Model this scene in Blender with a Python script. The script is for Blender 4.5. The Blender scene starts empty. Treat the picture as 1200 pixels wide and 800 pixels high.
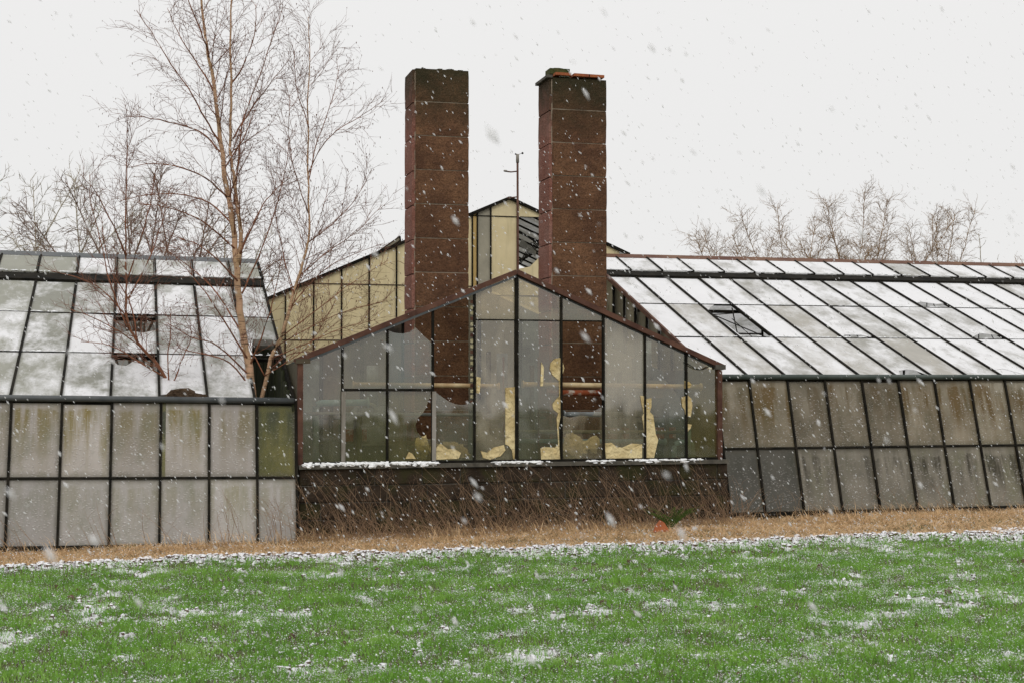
import bpy, math, random
import numpy as np
from mathutils import Vector, Matrix
from mathutils.geometry import tessellate_polygon
random.seed(7); RNG = np.random.default_rng(11)
S = bpy.context.scene
COL = S.collection
R = math.radians

# ------------------------------------------------------------------ camera
F = 1700.0; YAW = R(14.83); PIT = R(1.85)
cam = bpy.data.cameras.new('camera'); camo = bpy.data.objects.new('camera', cam); COL.objects.link(camo)
camo.location = (0, 0, 1.9); camo.rotation_euler = (R(90) + PIT, 0, -YAW)
cam.lens = 51.0; cam.sensor_width = 36.0; cam.clip_end = 2000; cam.clip_start = 0.1
cam.dof.use_dof = True; cam.dof.focus_distance = 21.0; cam.dof.aperture_fstop = 5.6
S.camera = camo
S.render.resolution_x = 1024; S.render.resolution_y = 682
# ------------------------------------------------------------------ overcast sky
SUN_E, SUN_A = R(48), R(200)          # soft light from behind and left of the camera
w = bpy.data.worlds.new("World"); S.world = w; w.use_nodes = True
nt = w.node_tree; nt.nodes.clear()
out = nt.nodes.new('ShaderNodeOutputWorld'); bg = nt.nodes.new('ShaderNodeBackground')
sky = nt.nodes.new('ShaderNodeTexSky'); sky.sky_type = 'NISHITA'; sky.sun_disc = False
sky.sun_elevation = SUN_E; sky.sun_rotation = SUN_A
sc = nt.nodes.new('ShaderNodeVectorMath'); sc.operation = 'SCALE'; sc.inputs['Scale'].default_value = 0.07
nt.links.new(sky.outputs[0], sc.inputs[0])
geo = nt.nodes.new('ShaderNodeTexCoord'); sep = nt.nodes.new('ShaderNodeSeparateXYZ')
nt.links.new(geo.outputs['Generated'], sep.inputs[0])
mx0 = nt.nodes.new('ShaderNodeMath'); mx0.operation = 'MAXIMUM'; mx0.inputs[1].default_value = 0
nt.links.new(sep.outputs['Z'], mx0.inputs[0])
sq = nt.nodes.new('ShaderNodeMath'); sq.operation = 'POWER'; sq.inputs[1].default_value = 2
nt.links.new(mx0.outputs[0], sq.inputs[0])
ml = nt.nodes.new('ShaderNodeMath'); ml.operation = 'MULTIPLY_ADD'; ml.inputs[1].default_value = 0.45; ml.inputs[2].default_value = 1.0
nt.links.new(sq.outputs[0], ml.inputs[0])
ov = nt.nodes.new('ShaderNodeVectorMath'); ov.operation = 'SCALE'; ov.inputs[0].default_value = (0.85, 0.843, 0.835)
nt.links.new(ml.outputs[0], ov.inputs['Scale'])
mix = nt.nodes.new('ShaderNodeMix'); mix.data_type = 'VECTOR'; mix.inputs['Factor'].default_value = 0.97
nt.links.new(sc.outputs[0], mix.inputs[4]); nt.links.new(ov.outputs[0], mix.inputs[5])
nt.links.new(mix.outputs[1], bg.inputs[0]); bg.inputs[1].default_value = 1.0
nt.links.new(bg.outputs[0], out.inputs[0])
sl = bpy.data.lights.new('sun', 'SUN'); sl.energy = 0.95; sl.angle = R(25); sl.color = (1, .97, .93)
so = bpy.data.objects.new('sun', sl); COL.objects.link(so)
so.rotation_euler = (R(90) - SUN_E, 0, R(-20))
S.view_settings.view_transform = 'Standard'; S.view_settings.look = 'None'
S.view_settings.exposure = 0.0; S.view_settings.gamma = 1.0
S.view_settings.use_curve_mapping = False

# ------------------------------------------------------------------ measuring helpers (survey the photo onto real planes)
CAM = np.array([0, 0, 1.9])
_f = np.array([math.sin(YAW)*math.cos(PIT), math.cos(YAW)*math.cos(PIT), math.sin(PIT)])
_r = np.array([math.cos(YAW), -math.sin(YAW), 0]); _u = np.cross(_r, _f)
def PY(x, y, Y):
    d = _f + _r*(x-600)/F - _u*(y-400)/F
    return CAM + d*Y/d[1]
def gz(x, y=18):
    return -0.185 + 0.012*np.clip(x, -12, 28)

def vnoise(x, y, seed=0):
    x = np.asarray(x, float); y = np.asarray(y, float)
    xi = np.floor(x).astype(np.int64); yi = np.floor(y).astype(np.int64); fx = x-xi; fy = y-yi
    def h(a, b):
        n = (a*374761393 + b*668265263 + seed*69069) & 0xffffffff
        n = ((n ^ (n >> 13))*1274126177) & 0xffffffff
        return ((n ^ (n >> 16)) & 0xffff)/65535.0
    fx = fx*fx*(3-2*fx); fy = fy*fy*(3-2*fy)
    return (h(xi, yi)*(1-fx)+h(xi+1, yi)*fx)*(1-fy) + (h(xi, yi+1)*(1-fx)+h(xi+1, yi+1)*fx)*fy
def fbm(x, y, seed=0, o=4):
    s = 0; a = .5; t = 0
    for i in range(o):
        s = s + a*vnoise(x*2**i, y*2**i, seed+i); t += a; a *= .55
    return s/t

# ------------------------------------------------------------------ materials
def mat(name):
    m = bpy.data.materials.new(name); m.use_nodes = True; t = m.node_tree; t.nodes.clear()
    return m, t, t.nodes.new('ShaderNodeOutputMaterial')
def nd(t, typ, **kw):
    n = t.nodes.new(typ)
    for k, v in kw.items():
        if k in n.inputs.keys(): n.inputs[k].default_value = v
        else: setattr(n, k, v)
    return n
def coords(t, rnd=True, scale=(1, 1, 1), gen='Object'):
    tc = t.nodes.new('ShaderNodeTexCoord'); mp = t.nodes.new('ShaderNodeMapping')
    mp.inputs['Scale'].default_value = scale
    t.links.new(tc.outputs[gen], mp.inputs[0])
    if rnd:
        oi = t.nodes.new('ShaderNodeObjectInfo'); m = nd(t, 'ShaderNodeMath', operation='MULTIPLY'); m.inputs[1].default_value = 37
        t.links.new(oi.outputs['Random'], m.inputs[0]); t.links.new(m.outputs[0], mp.inputs['Location'])
    return mp.outputs[0]
def noise(t, vec, scale, detail=4, rough=.6, dist=0):
    n = nd(t, 'ShaderNodeTexNoise', Scale=scale, Detail=detail, Roughness=rough, Distortion=dist); t.links.new(vec, n.inputs['Vector']); return n.outputs['Fac']
def ramp(t, fac, stops):
    r = t.nodes.new('ShaderNodeValToRGB'); e = r.color_ramp.elements
    while len(e) < len(stops): e.new(0.5)
    for i, (p, c) in enumerate(stops):
        e[i].position = p; e[i].color = (c, c, c, 1) if isinstance(c, (int, float)) else (*c, 1)
    t.links.new(fac, r.inputs[0]); return r.outputs[0]
def mixc(t, fac, a, b):
    m = t.nodes.new('ShaderNodeMix'); m.data_type = 'RGBA'
    for s, v in ((0, fac), (6, a), (7, b)):
        if hasattr(v, 'links'): t.links.new(v, m.inputs[s])
        elif s == 0: m.inputs[0].default_value = v
        else: m.inputs[s].default_value = (*v, 1)
    return m.outputs[2]
def mth(t, op, a, b=0.0, clamp=False):
    m = nd(t, 'ShaderNodeMath', operation=op); m.use_clamp = clamp
    for i, v in ((0, a), (1, b)):
        if hasattr(v, 'links'): t.links.new(v, m.inputs[i])
        else: m.inputs[i].default_value = v
    return m.outputs[0]
def bump(t, h, strength=.4, dist=.01):
    b = nd(t, 'ShaderNodeBump', Strength=strength, Distance=dist); t.links.new(h, b.inputs['Height']); return b.outputs[0]
def prin(t, out, col, rough=.8, nrm=None, spec=.3, metal=0):
    p = t.nodes.new('ShaderNodeBsdfPrincipled')
    if hasattr(col, 'links'): t.links.new(col, p.inputs['Base Color'])
    else: p.inputs['Base Color'].default_value = (*col, 1)
    if hasattr(rough, 'links'): t.links.new(rough, p.inputs['Roughness'])
    else: p.inputs['Roughness'].default_value = rough
    p.inputs['Specular IOR Level'].default_value = spec; p.inputs['Metallic'].default_value = metal
    if nrm: t.links.new(nrm, p.inputs['Normal'])
    if out: t.links.new(p.outputs[0], out.inputs[0])
    return p.outputs[0]
def simple(name, c1, c2, scale=6, rough=.8, bs=.4, bd=.01, rnd=True, stretch=(1, 1, 1), spec=.3, lo=.35, hi=.65):
    m, t, o = mat(name); v = coords(t, rnd, stretch)
    n = noise(t, v, scale, 6); c = mixc(t, ramp(t, n, [(lo, 0), (hi, 1)]), c1, c2)
    n2 = noise(t, v, scale*5, 4)
    prin(t, o, c, rough, bump(t, n2, bs, bd), spec); return m
def shadermix(t, fac, a, b):
    m = t.nodes.new('ShaderNodeMixShader')
    if hasattr(fac, 'links'): t.links.new(fac, m.inputs[0])
    else: m.inputs[0].default_value = fac
    t.links.new(a, m.inputs[1]); t.links.new(b, m.inputs[2]); return m.outputs[0]

M = {}
M['steel'] = simple('dark_steel', (.006, .006, .005), (.022, .019, .014), 5, .85, .3, .004, spec=.08)
M['gutter'] = simple('grey_gutter_paint', (.055, .062, .066), (.09, .095, .095), 3, .5, .2, .003)
M['gutter_green'] = simple('green_gutter_paint', (.03, .045, .038), (.07, .085, .075), 3, .5, .2, .003)
M['rust'] = simple('rusty_brown_steel', (.062, .026, .018), (.13, .062, .04), 4, .8, .5, .004)
M['rust_ridge'] = simple('rusty_ridge_steel', (.09, .035, .022), (.16, .085, .05), 2, .8, .5, .004)
M['white_frame'] = simple('weathered_pale_wood', (.30, .28, .25), (.16, .14, .11), 8, .8, .4, .003, stretch=(1, 1, .2))
M['cream_pipe'] = simple('cream_pipe_paint', (.62, .5, .3), (.35, .2, .09), 5, .6, .3, .004, lo=.45, hi=.75)
M['rust_pipe'] = simple('rust_flaked_pipe', (.22, .05, .015), (.35, .3, .25), 7, .8, .6, .006, lo=.5, hi=.6)
M['blue_pipe'] = simple('faded_blue_pipe', (.16, .30, .36), (.25, .33, .34), 4, .6, .2, .003)
M['grey_pipe'] = simple('grey_pipe_paint', (.22, .25, .26), (.12, .12, .11), 5, .6, .2, .003)
M['green_pipe'] = simple('olive_pipe_paint', (.2, .19, .1), (.12, .12, .07), 5, .6, .2, .003)
M['insul'] = simple('cream_foam', (.58, .42, .17), (.80, .68, .40), 6, .9, 1, .03, lo=.35, hi=.6)
m, t, o = mat('torn_cream_lining'); M['insul'] = m; v = coords(t, False)
c = mixc(t, ramp(t, noise(t, v, 3.5, 6, .6), [(.35, 0), (.65, 1)]), (.50, .37, .16), (.80, .67, .38))
c = mixc(t, ramp(t, noise(t, v, 14, 6, .75, 1.5), [(.52, 0), (.66, .6)]), c, (.30, .22, .10))  # crease shading of the crumpled sheet put into the colour
prin(t, o, c, .85, bump(t, noise(t, v, 9, 5, .6, 1), 1, .06), .2)
M['insul_pale'] = simple('pale_crumpled_foil', (.6, .55, .36), (.45, .4, .22), 11, .7, .9, .03)
M['moss'] = simple('moss', (.03, .045, .012), (.09, .085, .03), 9, 1, .8, .02)
M['tile'] = simple('terracotta_tile', (.38, .12, .04), (.25, .07, .03), 7, .8, .5, .006)
M['plank'] = simple('mossy_plank', (.05, .06, .02), (.02, .02, .014), 3, .9, .5, .006, stretch=(3, 3, .5))
M['mortar'] = simple('old_mortar', (.22, .17, .12), (.32, .26, .20), 12, .95, .6, .006)
M['timber'] = simple('dark_timber', (.05, .04, .03), (.1, .08, .05), 4, .9, .5, .005, stretch=(.3, 1, 1))
M['concrete'] = simple('dark_mossy_concrete', (.06, .055, .045), (.12, .11, .09), 8, .95, .7, .01)
M['machine'] = simple('dull_grey_green_paint', (.13, .14, .12), (.2, .19, .16), 2, .6, .2, .004)
M['soil_heap'] = simple('brown_debris', (.06, .035, .02), (.12, .08, .05), 12, 1, 1, .03)

def mk_chim(name, base, lite):
    m, t, o = mat(name); v = coords(t)
    n = noise(t, v, 2.2, 8, .72); c = mixc(t, ramp(t, n, [(.40, 0), (.66, 1)]), base, lite)
    n2 = noise(t, v, 38, 5, .7); c = mixc(t, ramp(t, n2, [(.35, .65), (.6, 0)]), c, (base[0]*.35, base[1]*.4, base[2]*.4))
    oi = t.nodes.new('ShaderNodeObjectInfo')
    c = mixc(t, mth(t, 'MULTIPLY', oi.outputs['Random'], .35), c, (base[0]*.6, base[1]*.55, base[2]*.55))
    # soot and moss stain that grows towards the weathered top
    g = t.nodes.new('ShaderNodeNewGeometry'); s = t.nodes.new('ShaderNodeSeparateXYZ'); t.links.new(g.outputs['Position'], s.inputs[0])
    k = mth(t, 'MULTIPLY_ADD', s.outputs['Z'], 1.1); k.node.inputs[2].default_value = -6.75
    k2 = mth(t, 'ADD', k, noise(t, v, 5), True)
    c = mixc(t, mth(t, 'MULTIPLY', k2, .85), c, (.028, .03, .015))
    # rime of blown snow caught on the rough face
    sp = ramp(t, noise(t, v, 90, 2, .5), [(.70, 0), (.74, 1)])
    c = mixc(t, mth(t, 'MULTIPLY', sp, .35), c, (.5, .48, .45))
    prin(t, o, c, .95, bump(t, noise(t, v, 24, 8, .7), 1, .03), .15); return m
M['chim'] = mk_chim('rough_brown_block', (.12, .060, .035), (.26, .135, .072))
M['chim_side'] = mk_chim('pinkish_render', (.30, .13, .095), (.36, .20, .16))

m, t, o = mat('dark_stone_block'); v = coords(t); M['block'] = m
c = mixc(t, ramp(t, noise(t, v, 4, 6), [(.3, 0), (.7, 1)]), (.012, .009, .006), (.065, .045, .03))
c = mixc(t, ramp(t, noise(t, v, 2.2, 5), [(.48, 0), (.62, .85)]), c, (.035, .036, .012))
oi = t.nodes.new('ShaderNodeObjectInfo'); c = mixc(t, mth(t, 'MULTIPLY', oi.outputs['Random'], .18), c, (.08, .052, .033))
c = mixc(t, ramp(t, noise(t, v, 55, 2), [(.68, 0), (.73, .5)]), c, (.5, .48, .45))
prin(t, o, c, .95, bump(t, noise(t, v, 22, 8, .7), 1, .03), .2)

# snow with patches worn through to the grimy pane below
def mk_snow(name, glass, lo, hi, trans=.3):
    m, t, o = mat(name); v = coords(t, True, (1, 1, .6))
    oi = t.nodes.new('ShaderNodeObjectInfo')
    n = noise(t, v, 1.8, 9, .72, .15)
    n = mth(t, 'ADD', n, mth(t, 'MULTIPLY', mth(t, 'SUBTRACT', oi.outputs['Random'], .5), .22))
    tc = t.nodes.new('ShaderNodeTexCoord')
    sx = t.nodes.new('ShaderNodeSeparateXYZ'); t.links.new(tc.outputs['Generated'], sx.inputs[0])
    # snow thins along the bars at the pane's sides
    e = mth(t, 'MINIMUM', sx.outputs['X'], mth(t, 'SUBTRACT', 1, sx.outputs['X']))
    e = ramp(t, mth(t, 'ADD', e, mth(t, 'MULTIPLY', noise(t, v, 9), .08)), [(.03, 0), (.12, 1)])
    f = mth(t, 'MULTIPLY', ramp(t, n, [(lo, 0), (hi, 1)]), mth(t, 'MAXIMUM', e, .45))
    gl = mixc(t, noise(t, v, 4, 5), glass, tuple(x*.7 for x in glass))
    c = mixc(t, f, gl, mixc(t, noise(t, v, 6, 6), (.78, .78, .79), (.90, .90, .91)))
    nb = bump(t, mth(t, 'ADD', f, mth(t, 'MULTIPLY', noise(t, v, 30, 3), .2)), .5, .012)
    d = prin(t, None, c, .75, nb, .25)
    tr = t.nodes.new('ShaderNodeBsdfTranslucent'); t.links.new(c, tr.inputs[0])
    t.links.new(shadermix(t, trans, d, tr.outputs[0]), o.inputs[0]); return m
M['snow_r'] = mk_snow('snow_on_roof_glass', (.46, .45, .41), .28, .50, .22)
M['snow_r2'] = mk_snow('thin_snow_on_roof_glass', (.54, .52, .47), .36, .60, .22)
M['snow_back'] = mk_snow('translucent_far_roof_snow', (.5, .5, .46), .3, .5, .42)  # extra translucence, so the far roof looks lighter through the hole
M['snow_l'] = mk_snow('patchy_snow_on_grimy_glass', (.36, .36, .31), .40, .58, .22)
M['snow_l2'] = mk_snow('grimy_roof_glass_with_thin_snow', (.42, .42, .36), .47, .68, .22)
m, t, o = mat('fresh_snow'); M['snow'] = m; v = coords(t)
prin(t, o, (.86, .87, .88), .8, bump(t, noise(t, v, 20, 5), .6, .02), .2)

# wall panes: whitewashed wet glass, moss and rust streaks running from the top rail
def mk_wall(name, base, base2, stain, amount, transp, drops=.5):
    m, t, o = mat(name); v = coords(t)
    c = mixc(t, ramp(t, noise(t, v, 2, 5), [(.3, 0), (.7, 1)]), base, base2)
    vs = coords(t, True, (5.5, 1, .6)); st = noise(t, vs, 1.1, 5, .6, .3)
    tc = t.nodes.new('ShaderNodeTexCoord'); s = t.nodes.new('ShaderNodeSeparateXYZ'); t.links.new(tc.outputs['Generated'], s.inputs[0])
    top = ramp(t, mth(t, 'ADD', s.outputs['Z'], mth(t, 'MULTIPLY', noise(t, v, 3), .25)), [(.3, .15), (.8, .9), (.97, .9), (1.0, .4)])
    oi = t.nodes.new('ShaderNodeObjectInfo'); amount = mth(t, 'MULTIPLY', mth(t, 'MULTIPLY_ADD', oi.outputs['Random'], .7), amount*1.3)
    k = mth(t, 'MULTIPLY', mth(t, 'MULTIPLY', ramp(t, st, [(.42, 0), (.60, 1)]), top), amount)
    k = mth(t, 'MULTIPLY', k, 1.0, True)
    c = mixc(t, k, c, mixc(t, noise(t, v, 1.5, 3), stain, (stain[0]*.55, stain[1]*.75, stain[2]*.5)))
    al = ramp(t, noise(t, coords(t, True, (1.4, 1, .7)), 2.3, 6, .7), [(.50, 0), (.72, .75)])
    c = mixc(t, al, c, (base2[0]*.55, base2[1]*.60, base2[2]*.42))
    # grime gathers along the pane's edges
    ex = mth(t, 'MINIMUM', s.outputs['X'], mth(t, 'SUBTRACT', 1, s.outputs['X'])); ez = mth(t, 'MINIMUM', s.outputs['Z'], mth(t, 'SUBTRACT', 1, s.outputs['Z']))
    ed = ramp(t, mth(t, 'ADD', mth(t, 'MINIMUM', ex, ez), mth(t, 'MULTIPLY', noise(t, v, 8), .08)), [(.035, .7), (.13, 0)])
    c = mixc(t, ed, c, (.10, .085, .05))
    vr = nd(t, 'ShaderNodeHueSaturation'); t.links.new(mth(t, 'MULTIPLY_ADD', oi.outputs['Random'], .42), vr.inputs['Value']); vr.inputs['Value'].links[0].from_node.inputs[2].default_value = .78; t.links.new(c, vr.inputs['Color']); c = vr.outputs[0]
    vo = nd(t, 'ShaderNodeTexVoronoi', Scale=27.0); t.links.new(coords(t, True, (.8, 1, 1.5)), vo.inputs['Vector'])
    dr = ramp(t, vo.outputs['Distance'], [(.24, 1), (.40, 0)])
    gate = mth(t, 'MULTIPLY', ramp(t, noise(t, v, 12, 3), [(.42, 0), (.52, 1)]), ramp(t, s.outputs['Z'], [(.0, 1), (.6, .9), (.95, .15)]))
    dr = mth(t, 'MULTIPLY', mth(t, 'MULTIPLY', dr, gate), drops)
    c = mixc(t, mth(t, 'MULTIPLY', dr, .7), c, (.66, .63, .60))
    d = prin(t, None, c, .32, bump(t, mth(t, 'ADD', dr, mth(t, 'MULTIPLY', noise(t, v, 5), .6)), .8, .012), .5)
    tr = nd(t, 'ShaderNodeBsdfTransparent'); tr.inputs[0].default_value = (.85, .83, .76, 1)
    fac = mth(t, 'MULTIPLY', mth(t, 'SUBTRACT', 1, mth(t, 'MULTIPLY', k, .5)), transp)
    t.links.new(shadermix(t, fac, d, tr.outputs[0]), o.inputs[0]); return m
M['wall_l'] = mk_wall('wet_whitewashed_glass', (.43, .39, .355), (.33, .295, .26), (.21, .14, .025), 1.15, .05)
M['wall_l2'] = mk_wall('wet_whitewashed_glass_lower', (.38, .355, .33), (.31, .29, .265), (.2, .16, .06), .45, .05)
M['wall_r'] = mk_wall('stained_grey_glass', (.33, .285, .21), (.15, .125, .08), (.13, .07, .016), 1.15, .38, .45)
M['wall_r2'] = mk_wall('stained_grey_glass_lower', (.16, .145, .11), (.30, .27, .215), (.045, .032, .015), 1.0, .3, .5)
M['wall_moss'] = mk_wall('mossy_glass', (.34, .30, .08), (.15, .15, .035), (.04, .045, .012), 1.2, .5, .2)
M['wall_slate'] = mk_wall('bluish_grey_glass', (.12, .112, .088), (.08, .076, .06), (.04, .033, .02), .7, .25, .35)

# dirty clear glass of the gabled front
def mk_glass(name, film, f0, f1, tint=(.86, .88, .84)):
    m, t, o = mat(name); v = coords(t, True, (1, 1, .55))
    n = noise(t, v, 1.3, 7, .6, .4)
    tc = t.nodes.new('ShaderNodeTexCoord'); s = t.nodes.new('ShaderNodeSeparateXYZ'); t.links.new(tc.outputs['Generated'], s.inputs[0])
    low = ramp(t, mth(t, 'ADD', s.outputs['Z'], mth(t, 'MULTIPLY', n, .3)), [(.12, 1), (.5, 0)])
    ex = mth(t, 'MINIMUM', s.outputs['X'], mth(t, 'SUBTRACT', 1, s.outputs['X']))
    ed = ramp(t, mth(t, 'ADD', ex, mth(t, 'MULTIPLY', noise(t, v, 8), .06)), [(.03, 1), (.12, 0)])
    oi = t.nodes.new('ShaderNodeObjectInfo'); film_ = mixc(t, oi.outputs['Random'], (film[0]*.85, film[1]*1.0, film[2]*1.25), (film[0]*1.15, film[1], film[2]*.75))
    c = mixc(t, mth(t, 'MULTIPLY', mth(t, 'MAXIMUM', low, ed), .6), film_, (.09, .085, .02))
    fac = ramp(t, n, [(.42, f0), (.60, f1)])
    fac = mth(t, 'ADD', fac, mth(t, 'MULTIPLY', mth(t, 'MAXIMUM', low, ed), .22), True)
    d = prin(t, None, c, .8, None, .2)
    tr = nd(t, 'ShaderNodeBsdfTransparent'); tr.inputs[0].default_value = (*tint, 1)
    a = shadermix(t, fac, tr.outputs[0], d)
    gl = nd(t, 'ShaderNodeBsdfGlossy', Roughness=.04); gl.inputs[0].default_value = (1, 1, 1, 1)
    t.links.new(bump(t, noise(t, v, 1.5, 2), .3, .02), gl.inputs['Normal'])
    t.links.new(shadermix(t, .085, a, gl.outputs[0]), o.inputs[0]); return m
M['glass'] = mk_glass('dirty_clear_glass', (.20, .22, .175), .0, .25, (.92, .88, .78))
M['glass_hazy'] = mk_glass('hazy_glass', (.44, .41, .33), .0, .42, (.92, .88, .80))
M['glass_olive'] = mk_glass('olive_stained_glass', (.17, .16, .08), .02, .30, (.9, .88, .74))
M['glass_roof'] = mk_glass('clear_roof_glass', (.4, .4, .36), .05, .2)

m, t, o = mat('cream_painted_glass'); M['cream'] = m; v = coords(t)
c = mixc(t, ramp(t, noise(t, v, 2, 5), [(.3, 0), (.7, 1)]), (.78, .66, .40), (.66, .55, .31))
c = mixc(t, ramp(t, noise(t, coords(t, True, (6, 1, .6)), 1.5, 5), [(.5, 0), (.8, .5)]), c, (.30, .25, .13))
oi = t.nodes.new('ShaderNodeObjectInfo'); c = mixc(t, mth(t, 'MULTIPLY', oi.outputs['Random'], .2), c, (.42, .38, .26))
prin(t, o, c, .45, bump(t, noise(t, v, 3), .3, .01), .4)
M['cream_grey'] = simple('greyed_cream_glass', (.36, .33, .25), (.28, .26, .2), 3, .5)
M['rear_a'] = simple('brown_back_panel', (.22, .17, .12), (.05, .04, .035), 1.4, .7, lo=.4, hi=.6)
M['rear_b'] = simple('grey_back_panel', (.27, .30, .29), (.07, .08, .08), 1.1, .7, lo=.4, hi=.6)
M['ochre'] = simple('ochre_panel', (.60, .42, .16), (.5, .34, .12), 3, .6)

def bark(name, a, b, dark, bands=True):
    m, t, o = mat(name); v = coords(t, False)
    c = mixc(t, ramp(t, noise(t, v, 3, 5), [(.35, 0), (.65, 1)]), a, b)
    if bands:
        c = mixc(t, ramp(t, noise(t, coords(t, False, (2, 2, 22)), 2, 4), [(.56, 0), (.64, .9)]), c, dark)
    prin(t, o, c, .8, bump(t, noise(t, v, 30, 5), .6, .01), .25); return m
M['birch'] = bark('birch_bark', (.55, .34, .22), (.40, .27, .15), (.10, .065, .04))
M['birch_limb'] = bark('red_brown_limb_bark', (.30, .115, .06), (.16, .075, .04), (.06, .03, .02))
M['twig'] = bark('purple_brown_twig', (.15, .065, .045), (.21, .105, .07), (.03, .02, .02), False)
M['twig_far'] = bark('haze_pale_olive_twig', (.27, .235, .165), (.36, .31, .23), (.1, .08, .05), False)  # air haze over the far trees put into this pale bark colour
M['twig_far_r'] = bark('olive_brown_twig', (.24, .145, .075), (.34, .235, .135), (.1, .08, .05), False)
M['twig_bush'] = bark('purple_grey_twig', (.17, .115, .09), (.24, .17, .13), (.1, .08, .05), False)

def veg(name, cols, rough=.6, scale=1.2, tr=.3):
    m, t, o = mat(name); v = coords(t, False)
    n = noise(t, v, scale, 6, .7); c = ramp(t, n, [(.3, cols[0]), (.5, cols[1]), (.7, cols[2])])
    n2 = noise(t, v, 60, 2); c = mixc(t, ramp(t, n2, [(.35, 0), (.65, .5)]), c, cols[2])
    d = prin(t, None, c, rough, None, .25); q = t.nodes.new('ShaderNodeBsdfTranslucent'); t.links.new(c, q.inputs[0])
    t.links.new(shadermix(t, tr, d, q.outputs[0]), o.inputs[0]); return m
M['grass'] = veg('green_crop_blades', [(.085, .245, .026), (.155, .36, .036), (.31, .51, .11)])
M['dry'] = veg('straw', [(.30, .15, .06), (.62, .38, .18), (.88, .70, .46)], .8, 7)
M['stem'] = veg('dead_brown_stem', [(.10, .055, .03), (.28, .17, .10), (.52, .37, .24)], .8, 2.2)
M['fern'] = veg('green_leaf', [(.03, .07, .015), (.06, .12, .02), (.12, .18, .03)], .6, 6)

m, t, o = mat('snowy_field_soil'); M['field'] = m; v = coords(t, False)
at = t.nodes.new('ShaderNodeAttribute'); at.attribute_name = 'snow'
n = noise(t, v, 9, 6, .7); f = ramp(t, mth(t, 'ADD', mth(t, 'MULTIPLY', at.outputs['Fac'], .6), mth(t, 'MULTIPLY', noise(t, v, 14, 8, .8), .9)), [(.70, 0), (.86, 1)])
c = mixc(t, noise(t, v, 25, 4), (.06, .10, .03), (.12, .085, .055)); c = mixc(t, f, c, (.82, .82, .84))
prin(t, o, c, .9, bump(t, noise(t, v, 16, 6), 1, .04), .15)
def clod(name, lo, hi):
    m, t, o = mat(name); v = coords(t, False)
    g = t.nodes.new('ShaderNodeNewGeometry'); s = t.nodes.new('ShaderNodeSeparateXYZ'); t.links.new(g.outputs['Normal'], s.inputs[0])
    f = ramp(t, mth(t, 'ADD', s.outputs['Z'], mth(t, 'MULTIPLY', noise(t, v, 14, 5), .9)), [(lo, 0), (hi, 1)])
    c = mixc(t, noise(t, v, 20, 4), (.07, .045, .03), (.17, .11, .075)); c = mixc(t, f, c, (.84, .84, .86))
    prin(t, o, c, .9, bump(t, noise(t, v, 30, 6), 1, .02), .15); return m
M['clod'] = clod('snow_dusted_clod', .95, 1.35)
M['clod_bare'] = clod('bare_clod', 1.02, 1.25)

# ------------------------------------------------------------------ mesh helpers
class MB:
    def __init__(s): s.v = []; s.f = []
    def box(s, x0, x1, y0, y1, z0, z1):
        b = len(s.v)
        s.v += [(x0, y0, z0), (x1, y0, z0), (x1, y1, z0), (x0, y1, z0), (x0, y0, z1), (x1, y0, z1), (x1, y1, z1), (x0, y1, z1)]
        s.f += [tuple(b+i for i in q) for q in ((0, 3, 2, 1), (4, 5, 6, 7), (0, 1, 5, 4), (1, 2, 6, 5), (2, 3, 7, 6), (3, 0, 4, 7))]; return s
    def tube(s, pts, r, n=8):
        pts = [Vector(p) for p in pts]; b = len(s.v); k = len(pts)
        rs = r if isinstance(r, (list, tuple)) else [r]*k
        for i, p in enumerate(pts):
            T = (pts[min(i+1, k-1)] - pts[max(i-1, 0)]).normalized()
            a = T.cross(Vector((0, 0, 1)) if abs(T.z) < .9 else Vector((1, 0, 0))).normalized(); c = T.cross(a)
            for j in range(n):
                q = 2*math.pi*j/n; s.v.append(tuple(p + a*math.cos(q)*rs[i] + c*math.sin(q)*rs[i]))
        for i in range(k-1):
            for j in range(n):
                s.f.append((b+i*n+j, b+i*n+(j+1) % n, b+(i+1)*n+(j+1) % n, b+(i+1)*n+j))
        s.f.append(tuple(b+j for j in reversed(range(n)))); s.f.append(tuple(b+(k-1)*n+j for j in range(n))); return s
    def prism(s, poly, y0, y1):        # outline in x,z, thickness along y
        tris = tessellate_polygon([[Vector((p[0], p[1], 0)) for p in poly]]); n = len(poly); b = len(s.v)
        s.v += [(p[0], y0, p[1]) for p in poly] + [(p[0], y1, p[1]) for p in poly]
        for t in tris: s.f.append((b+t[0], b+t[1], b+t[2])); s.f.append((b+n+t[2], b+n+t[1], b+n+t[0]))
        for i in range(n): j = (i+1) % n; s.f.append((b+i, b+j, b+n+j, b+n+i))
        return s
    def lump(s, c, rx, ry, rz, seed=0, nu=10, nv=7, rough=.25):
        b = len(s.v); rr = random.Random(seed)
        for i in range(nv+1):
            th = math.pi*i/nv
            for j in range(nu):
                ph = 2*math.pi*j/nu; k = 1 + rough*(rr.random()-.5)*2*(1 if 0 < i < nv else 0)
                s.v.append((c[0]+rx*k*math.sin(th)*math.cos(ph), c[1]+ry*k*math.sin(th)*math.sin(ph), c[2]+rz*k*math.cos(th)))
        for i in range(nv):
            for j in range(nu): s.f.append((b+i*nu+j, b+(i+1)*nu+j, b+(i+1)*nu+(j+1) % nu, b+i*nu+(j+1) % nu))
        return s
    def data(s, name, m=None, smooth=False):
        me = bpy.data.meshes.new(name); me.from_pydata(s.v, [], s.f); me.validate(); me.update()
        if m: me.materials.append(m)
        if smooth: me.polygons.foreach_set('use_smooth', [True]*len(me.polygons))
        return me
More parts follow.
